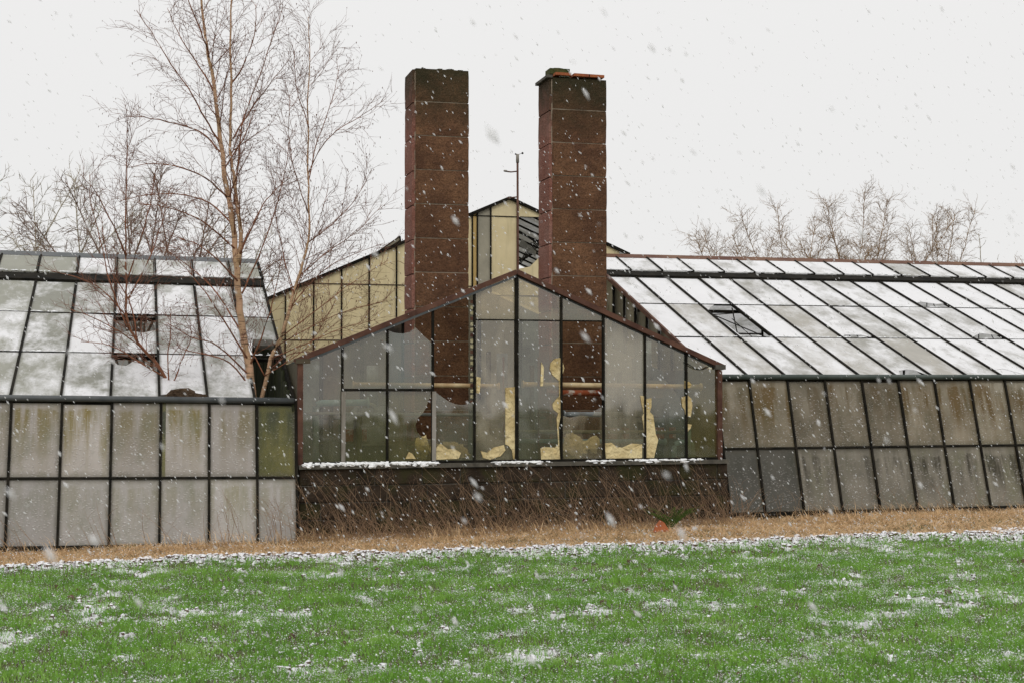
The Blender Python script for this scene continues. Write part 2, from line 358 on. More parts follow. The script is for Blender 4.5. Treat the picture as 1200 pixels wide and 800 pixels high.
def link(name, me, parent=None, mw=None):
    o = bpy.data.objects.new(name, me); COL.objects.link(o)
    if parent: o.parent = parent
    if mw is not None:
        if isinstance(mw, Matrix): o.matrix_local = mw
        else: o.location = mw
    return o
def part(name, mb, m, parent, mw=None, smooth=False): return link(name, mb.data(name, m, smooth), parent, mw)
def tag(o, label=None, cat=None, group=None, kind=None):
    for k, v in (('label', label), ('category', cat), ('group', group), ('kind', kind)):
        if v: o[k] = v
    return o
def thing(name, label, cat, loc, group=None):
    o = bpy.data.objects.new(name, None); COL.objects.link(o); o.location = loc; o.empty_display_size = .2
    return tag(o, label, cat, group)
def frame(org, ex, ez):
    ex = Vector(ex).normalized(); ez = Vector(ez); ez = (ez - ex*ez.dot(ex)).normalized(); ey = ez.cross(ex)
    return Matrix(((ex.x, ey.x, ez.x, org[0]), (ex.y, ey.y, ez.y, org[1]), (ex.z, ey.z, ez.z, org[2]), (0, 0, 0, 1)))
def T(x=0, y=0, z=0): return Matrix.Translation((x, y, z))
def tri_mesh(name, V, Fc, m, smooth=False):
    V = np.ascontiguousarray(V, np.float32).reshape(-1, 3); Fc = np.ascontiguousarray(Fc, np.int32); k = Fc.shape[1]
    me = bpy.data.meshes.new(name); me.vertices.add(len(V)); me.vertices.foreach_set('co', V.ravel())
    me.loops.add(Fc.size); me.loops.foreach_set('vertex_index', Fc.ravel())
    me.polygons.add(len(Fc)); me.polygons.foreach_set('loop_start', np.arange(0, Fc.size, k, dtype=np.int32))
    if smooth: me.polygons.foreach_set('use_smooth', np.ones(len(Fc), bool))
    me.update(calc_edges=True); me.materials.append(m); return me

# ------------------------------------------------------------------ ground sheet
xs = np.concatenate([[-400, -150, -60, -30, -18, -11], np.arange(-8, 19, .13), [22, 30, 45, 90, 180, 400]])
ys = np.concatenate([[-60, -20, -5, 1, 4], np.arange(6, 20.2, .11), [21, 24, 30, 45, 90, 200, 600, 1500]])
GX, GY = np.meshgrid(xs, ys)
def patch(x, y):                      # where the crop is thin and snow lies
    return np.clip((fbm(x*.8+3, y*.75+8, 5, 5)-.52)*4, 0, .9)*np.clip(fbm(x*5, y*5, 8, 4)*3.4-1.3, 0, 1.2) + np.clip((fbm(x*3.1, y*3.1, 21, 4)-.60)*5, 0, 1)*.8
def ground_h(x, y):
    near = ((x > -9) & (x < 19.5) & (y > 5) & (y < 20.5))
    h = gz(x) + near*((fbm(x*1.3, y*1.7, 2, 4)-.5)*.10 + (fbm(x*6, y*6, 9, 3)-.5)*.05)
    h = h + .05*np.exp(-((y-edge_y(x))/.28)**2)*near
    return h
def edge_y(x): return 17.62 - .075*np.clip(x, -8, 18) + (fbm(x*1.1, x*0, 31, 3)-.5)*.5
GZ = ground_h(GX, GY)
ny, nx = GX.shape
idx = np.arange(nx*ny).reshape(ny, nx)
Q = np.stack([idx[:-1, :-1], idx[:-1, 1:], idx[1:, 1:], idx[1:, :-1]], -1).reshape(-1, 4)
gm = tri_mesh('ground', np.stack([GX, GY, GZ], -1), Q, M['field'], True)
a = gm.attributes.new('snow', 'FLOAT', 'POINT'); sn = np.clip(patch(GX, GY), 0, 1)
sn = np.where(GY > edge_y(GX)+.3, .12, sn); sn = np.where(np.abs(GY-edge_y(GX)) < .2, .5, sn)
a.data.foreach_set('value', sn.ravel().astype(np.float32))
tag(link('ground', gm), kind='structure')

def blades(name, n, sampler, hmin, hmax, wd, lean, m, label, cat, az=None):
    x, y = sampler(n); n = len(x); z = ground_h(x, y) - .01
    h = RNG.uniform(hmin, hmax, n); ph = RNG.uniform(0, 2*np.pi, n) if az is None else RNG.normal(az[0], az[1], n)
    ln = RNG.uniform(lean[0], lean[1], n)*h; fa = RNG.uniform(0, 2*np.pi, n)
    d = np.stack([np.cos(ph), np.sin(ph), 0*ph], -1); s = np.stack([np.cos(fa), np.sin(fa), 0*fa], -1)*(wd/2)*RNG.uniform(.6, 1.3, n)[:, None]
    P = np.stack([x, y, z], -1); up = np.array([0, 0, 1.])
    mid = P + up*(h*.6)[:, None] + d*(ln*.35)[:, None]; tip = P + up*(h*np.sqrt(np.clip(1-(ln/h)**2*.25, .08, 1)))[:, None]*RNG.uniform(.75, 1, n)[:, None] + d*ln[:, None]
    V = np.stack([P-s, P+s, mid-s*.8, mid+s*.8, tip], 1)
    b = np.arange(n)[:, None]*5
    Fc = np.concatenate([b+np.array([[0, 1, 3]]), b+np.array([[0, 3, 2]]), b+np.array([[2, 3, 4]])], 0)
    return tag(link(name, tri_mesh(name, V, Fc, m)), label, cat, kind='stuff')
def field_xy(n, y0=7.4, y1=None):
    y = RNG.uniform(y0, 19, n); x = -1.6 + RNG.uniform(-.12, 1.08, n)*(y*.86) * .86
    x = y*RNG.uniform(-.13, .74, n); k = y < edge_y(x)-.12
    return x[k], y[k]
def lawn(n):
    x, y = field_xy(n); p = patch(x, y); k = RNG.random(len(x)) > np.clip(p*.8, 0, .78)
    k &= fbm(x*7, y*9, 44, 2)+RNG.uniform(-.22, .22, len(x)) > .36
    return x[k], y[k]
blades('crop_grass', 330000, lawn, .035, .095, .0075, (.2, .9), M['grass'], 'short vivid green grass dusted with snow across the foreground field', 'grass')
# snow crumbs caught between the blades
x, y = field_xy(900000); ex_ = RNG.uniform(-6, 17, 26000); x = np.concatenate([x, ex_]); y = np.concatenate([y, edge_y(ex_)+RNG.normal(.03, .17+.012*np.clip(ex_, 0, 17), 26000)]); p = patch(x, y); p[-26000:] = .6; k = RNG.random(len(x)) < .20 + p*.8 + .55*np.clip((fbm(x*3, y*5, 77, 3)-.5)*4, 0, 1); k &= RNG.random(len(x)) < (.26+1.3*np.clip((fbm(x*7, y*7, 78, 4)-.44)*3.5, 0, 1)+p)*np.clip(1.25-.05*(y-8), .75, 1.2); x = x[k]; y = y[k]
n = len(x); r = np.clip(RNG.lognormal(math.log(.0029), .5, n), .002, .014); z = ground_h(x, y) + RNG.uniform(.0, .075, n)*(1-.85*np.clip(patch(x, y), 0, 1))*np.where(np.abs(y-edge_y(x)) < .45, .35, 1)
oc = np.array([[1, 0, 0], [-.4, .9, 0], [-.5, -.8, .1], [0, .1, .8]])
V = np.stack([x, y, z], -1)[:, None, :] + oc[None]*r[:, None, None]*RNG.uniform(.6, 1.6, (n, 4, 1))
b = np.arange(n)[:, None]*4
Fc = np.concatenate([b+np.array([q]) for q in ([0, 1, 3], [1, 2, 3], [2, 0, 3], [0, 2, 1])], 0)
tag(link('snow_crumbs', tri_mesh('snow_crumbs', V, Fc, M['snow'])), 'white crumbs of snow caught among the green blades of the field', 'snow', kind='stuff')

# clods: soil lumps, along the ploughed edge and scattered through the thin patches
def clods(name, x, y, r, m, label, cat, sq=1.15):
    n = len(x); z = ground_h(x, y)
    th = np.array([0, .6, 1.2, 1.75]); 
    base = [(0, 0, 1)] + [(math.sin(a)*math.cos(p+a), math.sin(a)*math.sin(p+a), math.cos(a)) for a in (.75, 1.6) for p in np.arange(6)*math.pi/3]
    base = np.array(base); V = np.stack([x, y, z], -1)[:, None, :] + base[None]*r[:, None, None]*RNG.uniform(.65, 1.35, (n, 13, 1))*np.array([1.2, 1.0, sq])
    f = [[0, 1+i, 1+(i+1) % 6] for i in range(6)] + [q for i in range(6) for q in ([1+i, 7+i, 7+(i+1) % 6], [1+i, 7+(i+1) % 6, 1+(i+1) % 6])]
    b = np.arange(n)[:, None]*13
    Fc = np.concatenate([b+np.array([q]) for q in f], 0)
    return tag(link(name, tri_mesh(name, V, Fc, m, name == 'snowy_clods')), label, cat, kind='stuff')
x = RNG.uniform(-6, 17, 9000); y = edge_y(x) + RNG.normal(0, .15+.014*np.clip(x, 0, 17), 9000)*(.4+fbm(x*1.5, x*0, 55, 2))
clods('snowy_clods', x, y, np.clip(RNG.lognormal(-3.95, .5, 9000), .008, .045), M['clod'], 'row of snow covered soil clods between field edge and straw verge', 'soil clods')
x, y = field_xy(30000); k = (patch(x, y) > .42) & (RNG.random(len(x)) < .4); x = x[k]; y = y[k]
clods('field_clods', x, y, RNG.uniform(.010, .036, len(x)), M['clod'], 'small snowy brown clods in the thin patches of the green field', 'soil clods')
x, y = field_xy(220); clods('bare_clods', x, y, RNG.uniform(.015, .04, len(x)), M['clod_bare'], 'few bare brown earth clods scattered over the green field', 'soil clods')

# dry straw verge
def verge(n):
    x = RNG.uniform(-6, 17, n); lo = edge_y(x)+.02; y = lo + (RNG.random(n)**.85)*(20.25-lo)
    k = (RNG.random(n) > .25*(y-lo < .25)) & ~((x < 2.25) & (y > 19.72)); return x[k], y[k]
blades('straw_verge', 72000, verge, .03, .13, .009, (1.2, 4.2), M['dry'], 'matted straw coloured dead grass along the foot of the glasshouses', 'dry grass')
def fleck(n):
    x, y = verge(n); k = fbm(x*3, y*6, 17, 3) > .5; return x[k], y[k]
x, y = fleck(16000); n = len(x); r = RNG.uniform(.004, .012, n); V = np.stack([x, y, ground_h(x, y)+RNG.uniform(.01, .07, n)], -1)[:, None, :] + oc[None]*r[:, None, None]*RNG.uniform(.6, 1.6, (n, 4, 1))
b = np.arange(n)[:, None]*4
tag(link('straw_snow', tri_mesh('straw_snow', V, np.concatenate([b+np.array([q]) for q in ([0, 1, 3], [1, 2, 3], [2, 0, 3], [0, 2, 1])], 0), M['snow'])), 'small flecks of snow lying on the straw coloured verge', 'snow', kind='stuff')
def tall(n):
    x = RNG.uniform(-5, 17, n); y = RNG.uniform(18.9, 19.95, n); k = (fbm(x*1.2, y, 61, 3) > .47) & ~((x < 2.25) & (y > 19.6)); return x[k], y[k]
blades('tall_straw', 4200, tall, .12, .36, .006, (.5, 1.6), M['dry'], 'taller tufts of bent straw standing against the wall bases', 'dry grass', az=(2.6, 1.0))
def weeds(n):
    x, y = verge(n); k = fbm(x*1.6, y*2, 91, 2) > .70; return x[k], y[k]
blades('green_weeds', 9000, weeds, .04, .1, .009, (.2, .9), M['fern'], 'small green weeds poking through the straw verge', 'weeds')

# ------------------------------------------------------------------ batch tubes (stems, twigs)
class Tubes:
    def __init__(s): s.g = {}
    def add(s, pts, rs): s.g.setdefault(len(pts), []).append((pts, rs))
    def build(s, name, m, parent=None, sides=3, smooth=True):
        VV = []; FF = []; base = 0
        for n, L in s.g.items():
            P = np.array([p for p, _ in L], float); r = np.array([q for _, q in L], float); K = len(P)
            Tn = np.gradient(P, axis=1); Tn /= np.linalg.norm(Tn, axis=2, keepdims=True)+1e-9
            ref = np.array([.31, .52, .79]); a = np.cross(Tn, ref); a /= np.linalg.norm(a, axis=2, keepdims=True)+1e-9; b = np.cross(Tn, a)
            ang = np.arange(sides)*2*np.pi/sides
            V = P[:, :, None, :] + r[:, :, None, None]*(a[:, :, None, :]*np.cos(ang)[None, None, :, None] + b[:, :, None, :]*np.sin(ang)[None, None, :, None])
            i = np.arange(K)[:, None, None]*n*sides + np.arange(n-1)[None, :, None]*sides; j = np.arange(sides)[None, None, :]; j2 = (j+1) % sides
            q = np.stack([i+j, i+j2, i+sides+j2, i+sides+j], -1).reshape(-1, 4) + base
            VV.append(V.reshape(-1, 3)); FF.append(q); base += K*n*sides
        return link(name, tri_mesh(name, np.concatenate(VV), np.concatenate(FF), m, smooth), parent)
# dead stems in front of the block wall, leaning left
def stems(name, n, xr, yr, hr, lean, label):
    tb = Tubes()
    for i in range(n):
        x = random.uniform(*xr); y = random.uniform(*yr); h = random.uniform(*hr); l = random.gauss(*lean)*h; k = random.uniform(-.25, .25)*h
        z = float(ground_h(np.array([x]), np.array([y]))[0]) - .02; c = random.uniform(-.1, .16)*h
        pts = [(x+l*t_+c*math.sin(3.1*t_), y+k*t_*.4, z+h*(t_-.10*t_*t_)) for t_ in (0, .25, .5, .75, 1)]
        r = random.uniform(.0022, .0045); tb.add(pts, [r, r*.9, r*.8, r*.6, r*.3])
        if random.random() < .6:
            q = pts[3]; s_ = random.choice((-1, 1)); tb.add([q, (q[0]+s_*.05, q[1], q[2]+.08), (q[0]+s_*.13, q[1]-.02, q[2]+.13)], [r*.5, r*.4, r*.2])
    tag(tb.build(name, M['stem']), label, 'dead stems', kind='stuff')
stems('dead_stems', 330, (2.5, 8.7), (19.2, 20.0), (.45, 1.15), (-.42, .28), 'thicket of thin brown dead stems leaning against the dark block wall')
stems('dead_bramble', 480, (2.3, 8.7), (19.3, 20.0), (.2, .6), (-.1, .9), 'low tangle of brown dead bramble at the foot of the block wall')
stems('sparse_stems', 34, (1.2, 2.3), (19.2, 19.6), (.5, .95), (-.16, .12), 'few upright brown dead stems before the right end of the left glass wall')
stems('thin_stems', 40, (-2, 1.3), (18.9, 19.5), (.3, .75), (-.5, .3), 'scattered thin dead stems before the left glass wall')
stems('edge_stems', 60, (8.9, 16), (19.5, 20.1), (.2, .6), (-.1, .5), 'scattered thin dead stems before the right glass wall')

# ------------------------------------------------------------------ long glasshouse wings
def wing(name, label, barx, Yg, zg, slope, tilt, pitch, wall_rows, roof_rows, x0, x1, mats, holes, missing, wcols, gm):
    ex = (1, 0, slope); root = thing(name, label, 'greenhouse', (x0, Yg, 0))
    inv = Matrix.Translation((-x0, -Yg, 0)); zof = lambda x: zg + slope*x
    H = wall_rows[-1]
    wv = (0, math.sin(tilt), math.cos(tilt)); rv = (0, math.cos(pitch), math.sin(pitch))
    wp = lambda x, s: inv @ frame((x, Yg - math.sin(tilt)*s, zof(x) - math.cos(tilt)*s), ex, wv)       # s metres below the gutter
    rp = lambda x, s: inv @ frame((x, Yg + math.cos(pitch)*s, zof(x) + math.sin(pitch)*s), ex, rv)
    bx = [x0] + barx + [x1] if barx[0] - x0 > .05 else barx + [x1]
    if x1 - barx[-1] < .05: bx = bx[:-1]
    wbar = MB().box(-.016, .016, -.035, .03, 0, H).data('glazing_bar', M['steel'])
    rbar = MB().box(-.017, .017, -.03, .02, 0, roof_rows[-1][1]).data('glazing_bar', M['steel'])
    for x in bx:
        link('glazing_bar', wbar, root, wp(x, H)); link('glazing_bar', rbar, root, rp(x, 0))
    L = x1 - x0; cache = {}
    for i in range(len(bx)-1):
        a, b = bx[i], bx[i+1]; wd = b-a-.01
        s0 = 0
        for r_, s1 in enumerate(wall_rows):
            m_ = wcols(i, r_, (a+b)/2, len(bx)-1); h = s1-s0-.015
            key = (round(wd, 3), r_, m_.name)
            if key not in cache: cache[key] = MB().box(.005, wd, -.004, .004, 0, h).data('pane', m_)
            o = link('pane', cache[key], root, wp(a, s1) @ T(0, random.uniform(-.006, .006), .008) @ Matrix.Rotation(random.uniform(-.006, .006), 4, 'Y'))
            s0 = s1
        for r_, (s0, s1, up) in enumerate(roof_rows):
            if (i, r_) in missing: continue
            m_ = mats(i, r_, (a+b)/2); h = s1-s0-.012; y_ = -up
            if (i, r_) in holes:
                poly = [(u*wd, v*h) for u, v in holes[(i, r_)]]
                link('pane', MB().prism(poly, -.004+y_, .004+y_).data('pane', m_), root, rp(a, s0) @ T(.005, 0, .006)); continue
            key = (round(wd, 3), r_, m_.name, 'r')
            if key not in cache: cache[key] = MB().box(.005, wd, -.004, .004, 0, h).data('pane', m_)
            link('pane', cache[key], root, rp(a, s0) @ T(0, y_+random.uniform(-.004, .004), .006) @ Matrix.Rotation(random.uniform(-.004, .004), 4, 'X'))
    s0 = 0
    for s1 in wall_rows[:-1]:
        part('rail', MB().box(0, L, -.03, .02, -.015, .015), M['steel'], root, wp(x0, s1))
    part('base_rail', MB().box(0, L, -.025, .05, -.03, .03), M['steel'], root, wp(x0, H))
    for s0, s1, up in roof_rows:
        if s0 > .1 and up == 0: part('joint_strip', MB().box(0, L, -.012, .015, -.010, .010), M['steel'], root, rp(x0, s0))
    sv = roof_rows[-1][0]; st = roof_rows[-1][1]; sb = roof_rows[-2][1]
    part('vent_shadow_strip', MB().box(0, L, -.05, .04, sb-.01, sv-.02), M['steel'], root, rp(x0, 0))  # dark strip standing in for the shadow gap under the raised vents
    vb_ = MB().box(-.014, .014, -.085, -.045, sv-.02, st).data('vent_bar', M['steel'])
    for x in bx: link('vent_bar', vb_, root, rp(x, 0))
    part('ridge_cap', MB().box(0, L, -.07, .05, st-.04, st+.22), gm['ridge'], root, rp(x0, 0))
    sm_ = MB()
    for s0, s1, up in roof_rows:
        for k in range(130):
            xx = random.uniform(0, L); p_ = rp(x0+xx, s0+random.uniform(.012, .04)) @ Vector((0, -.012-up, 0)); sm_.lump(tuple(p_), random.uniform(.01, .06), .012, random.uniform(.006, .014), k, 6, 4)
    o_ = part('snow_ridge', sm_, M['snow'], root); o_['kind'] = 'stuff'
    # gutter: half round trough on a dark eaves beam
    g0 = (0, -.05, zof(x0)+.01); g1 = (L, -.05, zof(x1)+.01)
    part('gutter', MB().tube([g0, ((g0[0]+g1[0])/2, -.05, (g0[2]+g1[2])/2), g1], .042, 12), gm['gutter'], root, None, True)
    part('eaves_beam', MB().box(0, L, -.02, .07, -.085, -.02), M['steel'], root, inv @ frame((x0, Yg, zof(x0)), ex, (0, 0, 1)))
    # far half, seen through gaps only
    dr = math.cos(pitch)*(st+.18); hr = math.sin(pitch)*(st+.18)
    rr = MB(); zb = zof((x0+x1)/2); rr.v += [(0, dr, zb+hr), (L, dr, zb+hr), (L, 2*dr, zb), (0, 2*dr, zb)]; rr.f.append((0, 1, 2, 3))
    part('rear_roof', rr, gm['rear'], root)
    rw = MB(); rw.box(0, L, 2*dr, 2*dr+.01, -.3, zb); part('rear_wall', rw, M['wall_l2'], root)
    for k in range(1, len(bx), 5):
        x = bx[k] - x0; z0 = zof(bx[k]); tr = MB()
        N = 7; lo = [(x, dr*q/N*1.0, z0+.0+hr*.10) for q in range(N+1)]; up = [(x, dr*q/N, z0-.06+hr*q/N) for q in range(N+1)]
        tr.tube([up[0], up[-1]], .018, 5); tr.tube([lo[1], lo[-1]], .015, 5)
        for q in range(1, N): tr.tube([lo[q], up[q+1]], .011, 4); tr.tube([lo[q], up[q]], .011, 4)
        tr.tube([(x, dr*.02, -.2), (x, dr*.02, z0)], .02, 5); tr.tube([(x, dr, -.2), (x, dr, z0+hr)], .025, 5)
        part('roof_truss', tr, M['steel'], root)
    for q in (1.9, 3.7):
        part('purlin', MB().box(0, L, -.0, .05, -.02, .02), M['steel'], root, rp(x0, q) @ T(0, .06, 0))
    for zz, yy in ((.45, .9), (.8, 1.6), (1.15, 2.4), (1.45, 3.0)):
        part('bench_rail', MB().box(.5, L-.3, yy, yy+.06, zz, zz+.05), M['cream_pipe'] if zz > 1 else M['timber'], root)
    return root, inv, rp, wp

# left wing -------------------------------------------------
bl = [-.866+.642*k for k in range(-6, 5)]
Lh = {(7, 1): [(0, 0), (1, 0), (1, .60), (.7, .52), (.35, .56), (0, .44)],
      (7, 0): [(0, 0), (1, 0), (1, .60), (.85, .62), (.62, .78), (.5, .86), (.3, .72), (.12, .74), (0, .82)],
      (8, 0): [(0, .10), (.3, .14), (.6, .12), (1, .02), (1, 1), (0, 1)],
      (6, 1): [(0, 0), (1, 0), (1, .97), (0, 1)],
      (10, 1): [(0, .35), (1, .30), (1, 1), (0, 1)]}
# bar 0 of this wing stands at x=-4.72; column 7 runs from -.224 to .418
def lmat(i, r_, x):
    if r_ == 3: return M['snow_l2'] if i % 3 else M['snow_l']
    if i <= 5: return M['snow_l2'] if not (i == 5 and r_ >= 1) else M['snow_l']
    return M['snow_l'] if (i*7+r_*3) % 5 else M['snow_r']
def lwall(i, r_, x, n):
    if i == n-1 and r_ == 0: return M['wall_moss']
    return M['wall_l'] if r_ == 0 else M['wall_l2']
LROWS = [(0, 1.84, 0), (1.84, 3.67, 0), (3.67, 5.32, 0), (5.67, 6.66, .06)]
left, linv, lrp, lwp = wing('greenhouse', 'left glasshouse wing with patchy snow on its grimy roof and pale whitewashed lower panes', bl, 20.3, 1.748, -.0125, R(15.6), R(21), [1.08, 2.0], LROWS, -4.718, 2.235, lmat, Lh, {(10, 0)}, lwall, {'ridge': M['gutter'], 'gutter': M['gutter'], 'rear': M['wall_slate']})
# mossy boards closing the right end of the left wing, seen through the missing roof pane
for k in range(16):
    y_ = .15 + k*.4; z_ = 1.70 + math.tan(R(21))*(y_+.1) - .06
    part('plank', MB().box(-.03, 0, y_-.19, y_+.19, -.2, z_-random.uniform(0, .04)), M['plank'], left, Matrix.Translation((2.235+4.718-.005+random.uniform(-.01, .01), 0, 0)))
part('louvre', MB().box(0, .30, -.03, .03, 0, .28), M['concrete'], left, lrp(1.85, 2.15) @ T(0, -.03, 0))
part('moss_strip', MB().box(.03, .075, -.012, .0, 0, 1.05), M['wall_moss'], left, lwp(.418, 1.07))
o = part('debris_heap', MB().lump((0, 0, 0), .24, .12, .045, 3, 14, 8).lump((.2, .02, -.01), .18, .08, .035, 4, 12, 8), M['soil_heap'], left, lrp(.74, .10))

# right wing ------------------------------------------------
br = [9.365+.646*k for k in range(0, 20)]
Rh = {(2, 1): [(0, 0), (.12, 0), (.10, .3), (.02, .8), (.3, .93), (.45, 1), (0, 1)],
      (5, 0): [(0, .0), (.15, .02), (.3, .16), (.6, .20), (.8, .17), (1, .04), (1, 1), (0, 1)],
      (5, 1): [(0, 0), (.2, .10), (.7, .10), (.9, .04), (1, .08), (1, 1), (0, 1)],
      (8, 0): [(0, .18), (.4, .22), (.75, .08), (1, .03), (1, 1), (0, 1)],
      (9, 1): [(0, .05), (.5, .18), (1, .12), (1, 1), (0, 1)],
      (6, 2): [(0, .03), (.8, .05), (1, 0), (1, 1), (0, 1)],
      (9, 2): [(0, .16), (.3, .22), (.7, .14), (1, .16), (1, 1), (0, 1)]}
def rmat(i, r_, x):
    if (i, r_) in ((1, 0), (3, 0), (4, 0), (4, 1), (6, 0), (1, 1)): return M['snow_r2']
    return M['snow_r']
def rwall(i, r_, x, n):
    if r_ == 1 and i < 2: return M['wall_slate']
    return M['wall_r'] if r_ == 0 else M['wall_r2']
RROWS = [(0, 1.97, 0), (1.97, 3.84, 0), (3.84, 5.55, 0), (5.85, 6.78, .06)]
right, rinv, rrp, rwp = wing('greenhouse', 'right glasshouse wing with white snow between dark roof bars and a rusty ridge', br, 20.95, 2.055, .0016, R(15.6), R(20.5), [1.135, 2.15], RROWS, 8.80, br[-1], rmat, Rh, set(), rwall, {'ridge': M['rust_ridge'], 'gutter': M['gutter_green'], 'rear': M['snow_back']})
# glazed left end of the right wing
ez0 = 2.07; run = 6.6
for k in range(11):
    y0 = .05 + k*.6; y1 = y0+.58
    zt = lambda y: ez0-.03 + math.tan(R(20.5))*y
    p = MB().prism([(y0, -.2), (y1, -.2), (y1, zt(y1)), (y0, zt(y0))], 0, .006)
    part('pane', p, M['wall_slate'] if k % 2 else M['wall_r2'], right, Matrix.Translation((.03, 0, 0)) @ Matrix.Rotation(R(90), 4, 'Z'))
    part('glazing_bar', MB().box(-.02, .02, y1-.005, y1+.025, -.2, zt(y1)), M['steel'], right)
part('verge_strip', MB().box(-.03, .01, -.05, .03, 0, 7.1), M['rust'], right, rrp(8.80, 0))
# frame remains hanging in the big hole of the right roof
fr = MB().tube([(.02, .05, .02), (.60, .02, 1.75)], .012, 5).tube([(.62, .05, .1), (.1, .03, 1.3)], .010, 5).tube([(.05, .08, .45), (.62, .08, .45)], .014, 5).tube([(.03, .08, 1.5), (.6, .08, 1.62)], .010, 5).tube([(.33, .05, .1), (.38, .05, 1.2)], .008, 5)
part('broken_frame', fr, M['steel'], right, rrp(br[1], 1.97))

# ------------------------------------------------------------------ gabled boiler house between the wings
YG = 20.2
XE = [2.29, 2.895, 3.531, 4.183, 4.79, 5.412, 6.086, 6.73, 7.371, 8.023, 8.56]
PK = (5.412, 3.555); EL = 2.275; ER = 2.215; ZS = .88
def ztop(x): return EL + (PK[1]-EL)*(x-2.29)/(PK[0]-2.29) if x <= PK[0] else ER + (PK[1]-ER)*(8.56-x)/(8.56-PK[0])
house = thing('boiler_house', 'small gabled glass house with rusty roof edge on a dark block wall before the chimneys', 'greenhouse', (5.4, YG, 0))
hi = Matrix.Translation((-5.4, -YG, 0))
def hp(name, mb, m, smooth=False): return part(name, mb, m, house, hi, smooth)
def gx(x, y): p = PY(x, y, YG); return (p[0], p[2])
# base wall: mortar core with blocks set proud of it
core = hp('base_wall', MB().box(2.31, 8.62, YG-.075, YG+.2, -.35, .79), M['concrete'])
bh = .235
for row in range(4):
    x = 2.29 - (.3 if row % 2 else 0)
    while x < 8.64:
        x1 = min(x+.62+random.uniform(-.12, .12), 8.645); xa = max(x, 2.29)
        if x1-xa > .06:
            y_ = random.uniform(-.012, .012); z0 = -.15+row*bh
            b_ = MB(); g = .007; d = .012; j = lambda: random.uniform(-.012, .012)
            X0, X1, Z0, Z1 = xa+g, x1-g, z0+g, z0+bh-g; yf = YG-.10+y_
            b_.v = [(X0+d, yf+j(), Z0+d), (X1-d, yf+j(), Z0+d), (X1-d, yf+j(), Z1-d), (X0+d, yf+j(), Z1-d), (X0, yf+d, Z0), (X1, yf+d, Z0), (X1, yf+d, Z1), (X0, yf+d, Z1), (X0, YG, Z0), (X1, YG, Z0), (X1, YG, Z1), (X0, YG, Z1)]
            b_.f = [(0, 1, 2, 3), (4, 5, 1, 0), (5, 6, 2, 1), (6, 7, 3, 2), (7, 4, 0, 3), (8, 9, 5, 4), (9, 10, 6, 5), (10, 11, 7, 6), (11, 8, 4, 7)]
            part('block', b_, M['block'], core)
        x = x1
hp('sill', MB().box(2.285, 8.645, YG-.14, YG+.22, .79, .845), M['concrete'])
# lumps of snow and moss along the sill
sb_ = MB()
for k in range(420):
    x = random.uniform(2.33, 8.6)
    if fbm(np.array([x*1.5]), np.array([0.]), 3, 2)[0] + (.2 if x < 4.1 else -.06) < .47: continue
    sb_.lump((x, YG-.13+random.uniform(-.01, .06), random.choice((.848, .848, .825))), random.uniform(.02, .07), .03, random.uniform(.010, .028)*(1.3 if x < 4.2 else .8), k, 8, 5, .45)
o = hp('sill_snow', sb_, M['snow']); o['kind'] = 'stuff'
# frame
def vbar(x, z0, z1, w=.018, m='steel', y0=-.035, y1=.03, name='glazing_bar'): return hp(name, MB().box(x-w, x+w, YG+y0, YG+y1, z0, z1), M[m])
for i, x in enumerate(XE):
    if i in (0, 10): continue
    vbar(x, ZS, ztop(x)-.02, .015 if i != 5 else .026)
vbar(2.31, .84, EL, .035, 'rust', -.06, .06, 'corner_post'); vbar(8.545, .84, ER, .035, 'rust', -.06, .06, 'corner_post')
hp('post_cap', MB().box(2.24, 2.44, YG-.09, YG+.08, EL-.03, EL+.035), M['timber']); hp('post_cap', MB().box(8.47, 8.63, YG-.08, YG+.08, ER-.03, ER+.04), M['concrete'])
hp('bottom_rail', MB().box(2.3, 8.57, YG-.045, YG+.04, ZS-.035, ZS), M['steel'])
hp('transom', MB().box(XE[1], XE[3], YG-.05, YG+.03, 1.862, 1.90), M['steel'])
hp('transom', MB().box(XE[4], XE[7], YG-.02, YG+.012, 2.872, 2.890), M['steel'])
for x in (XE[1]+.012, XE[3]+.012): vbar(x, ZS, 1.86, .028, 'white_frame', -.06, -.036, 'door_jamb')
vbar(XE[2], ZS, 1.86, .013, 'steel', -.05, -.036, 'door_mullion')
# raking gable edges
for s, (xa, za, xb, zb) in enumerate(((2.24, EL-.02, PK[0], PK[1]), (8.62, ER-.02, PK[0], PK[1]))):
    L = math.hypot(xb-xa, zb-za)
    mm = frame((xa, YG-.06, za), (xb-xa, 0, zb-za), (0, 0, 1) if s == 0 else (0, 0, 1))
    o = part('bargeboard', MB().box(0, L, -.0 if s == 0 else -.12, .12 if s == 0 else 0, -.015, .055), M['rust'], house, hi @ mm)
    o = part('flashing', MB().box(.1, L-.03, .005 if s == 0 else -.115, .03 if s == 0 else -.09, -.05, -.018), M['gutter'], house, hi @ mm)
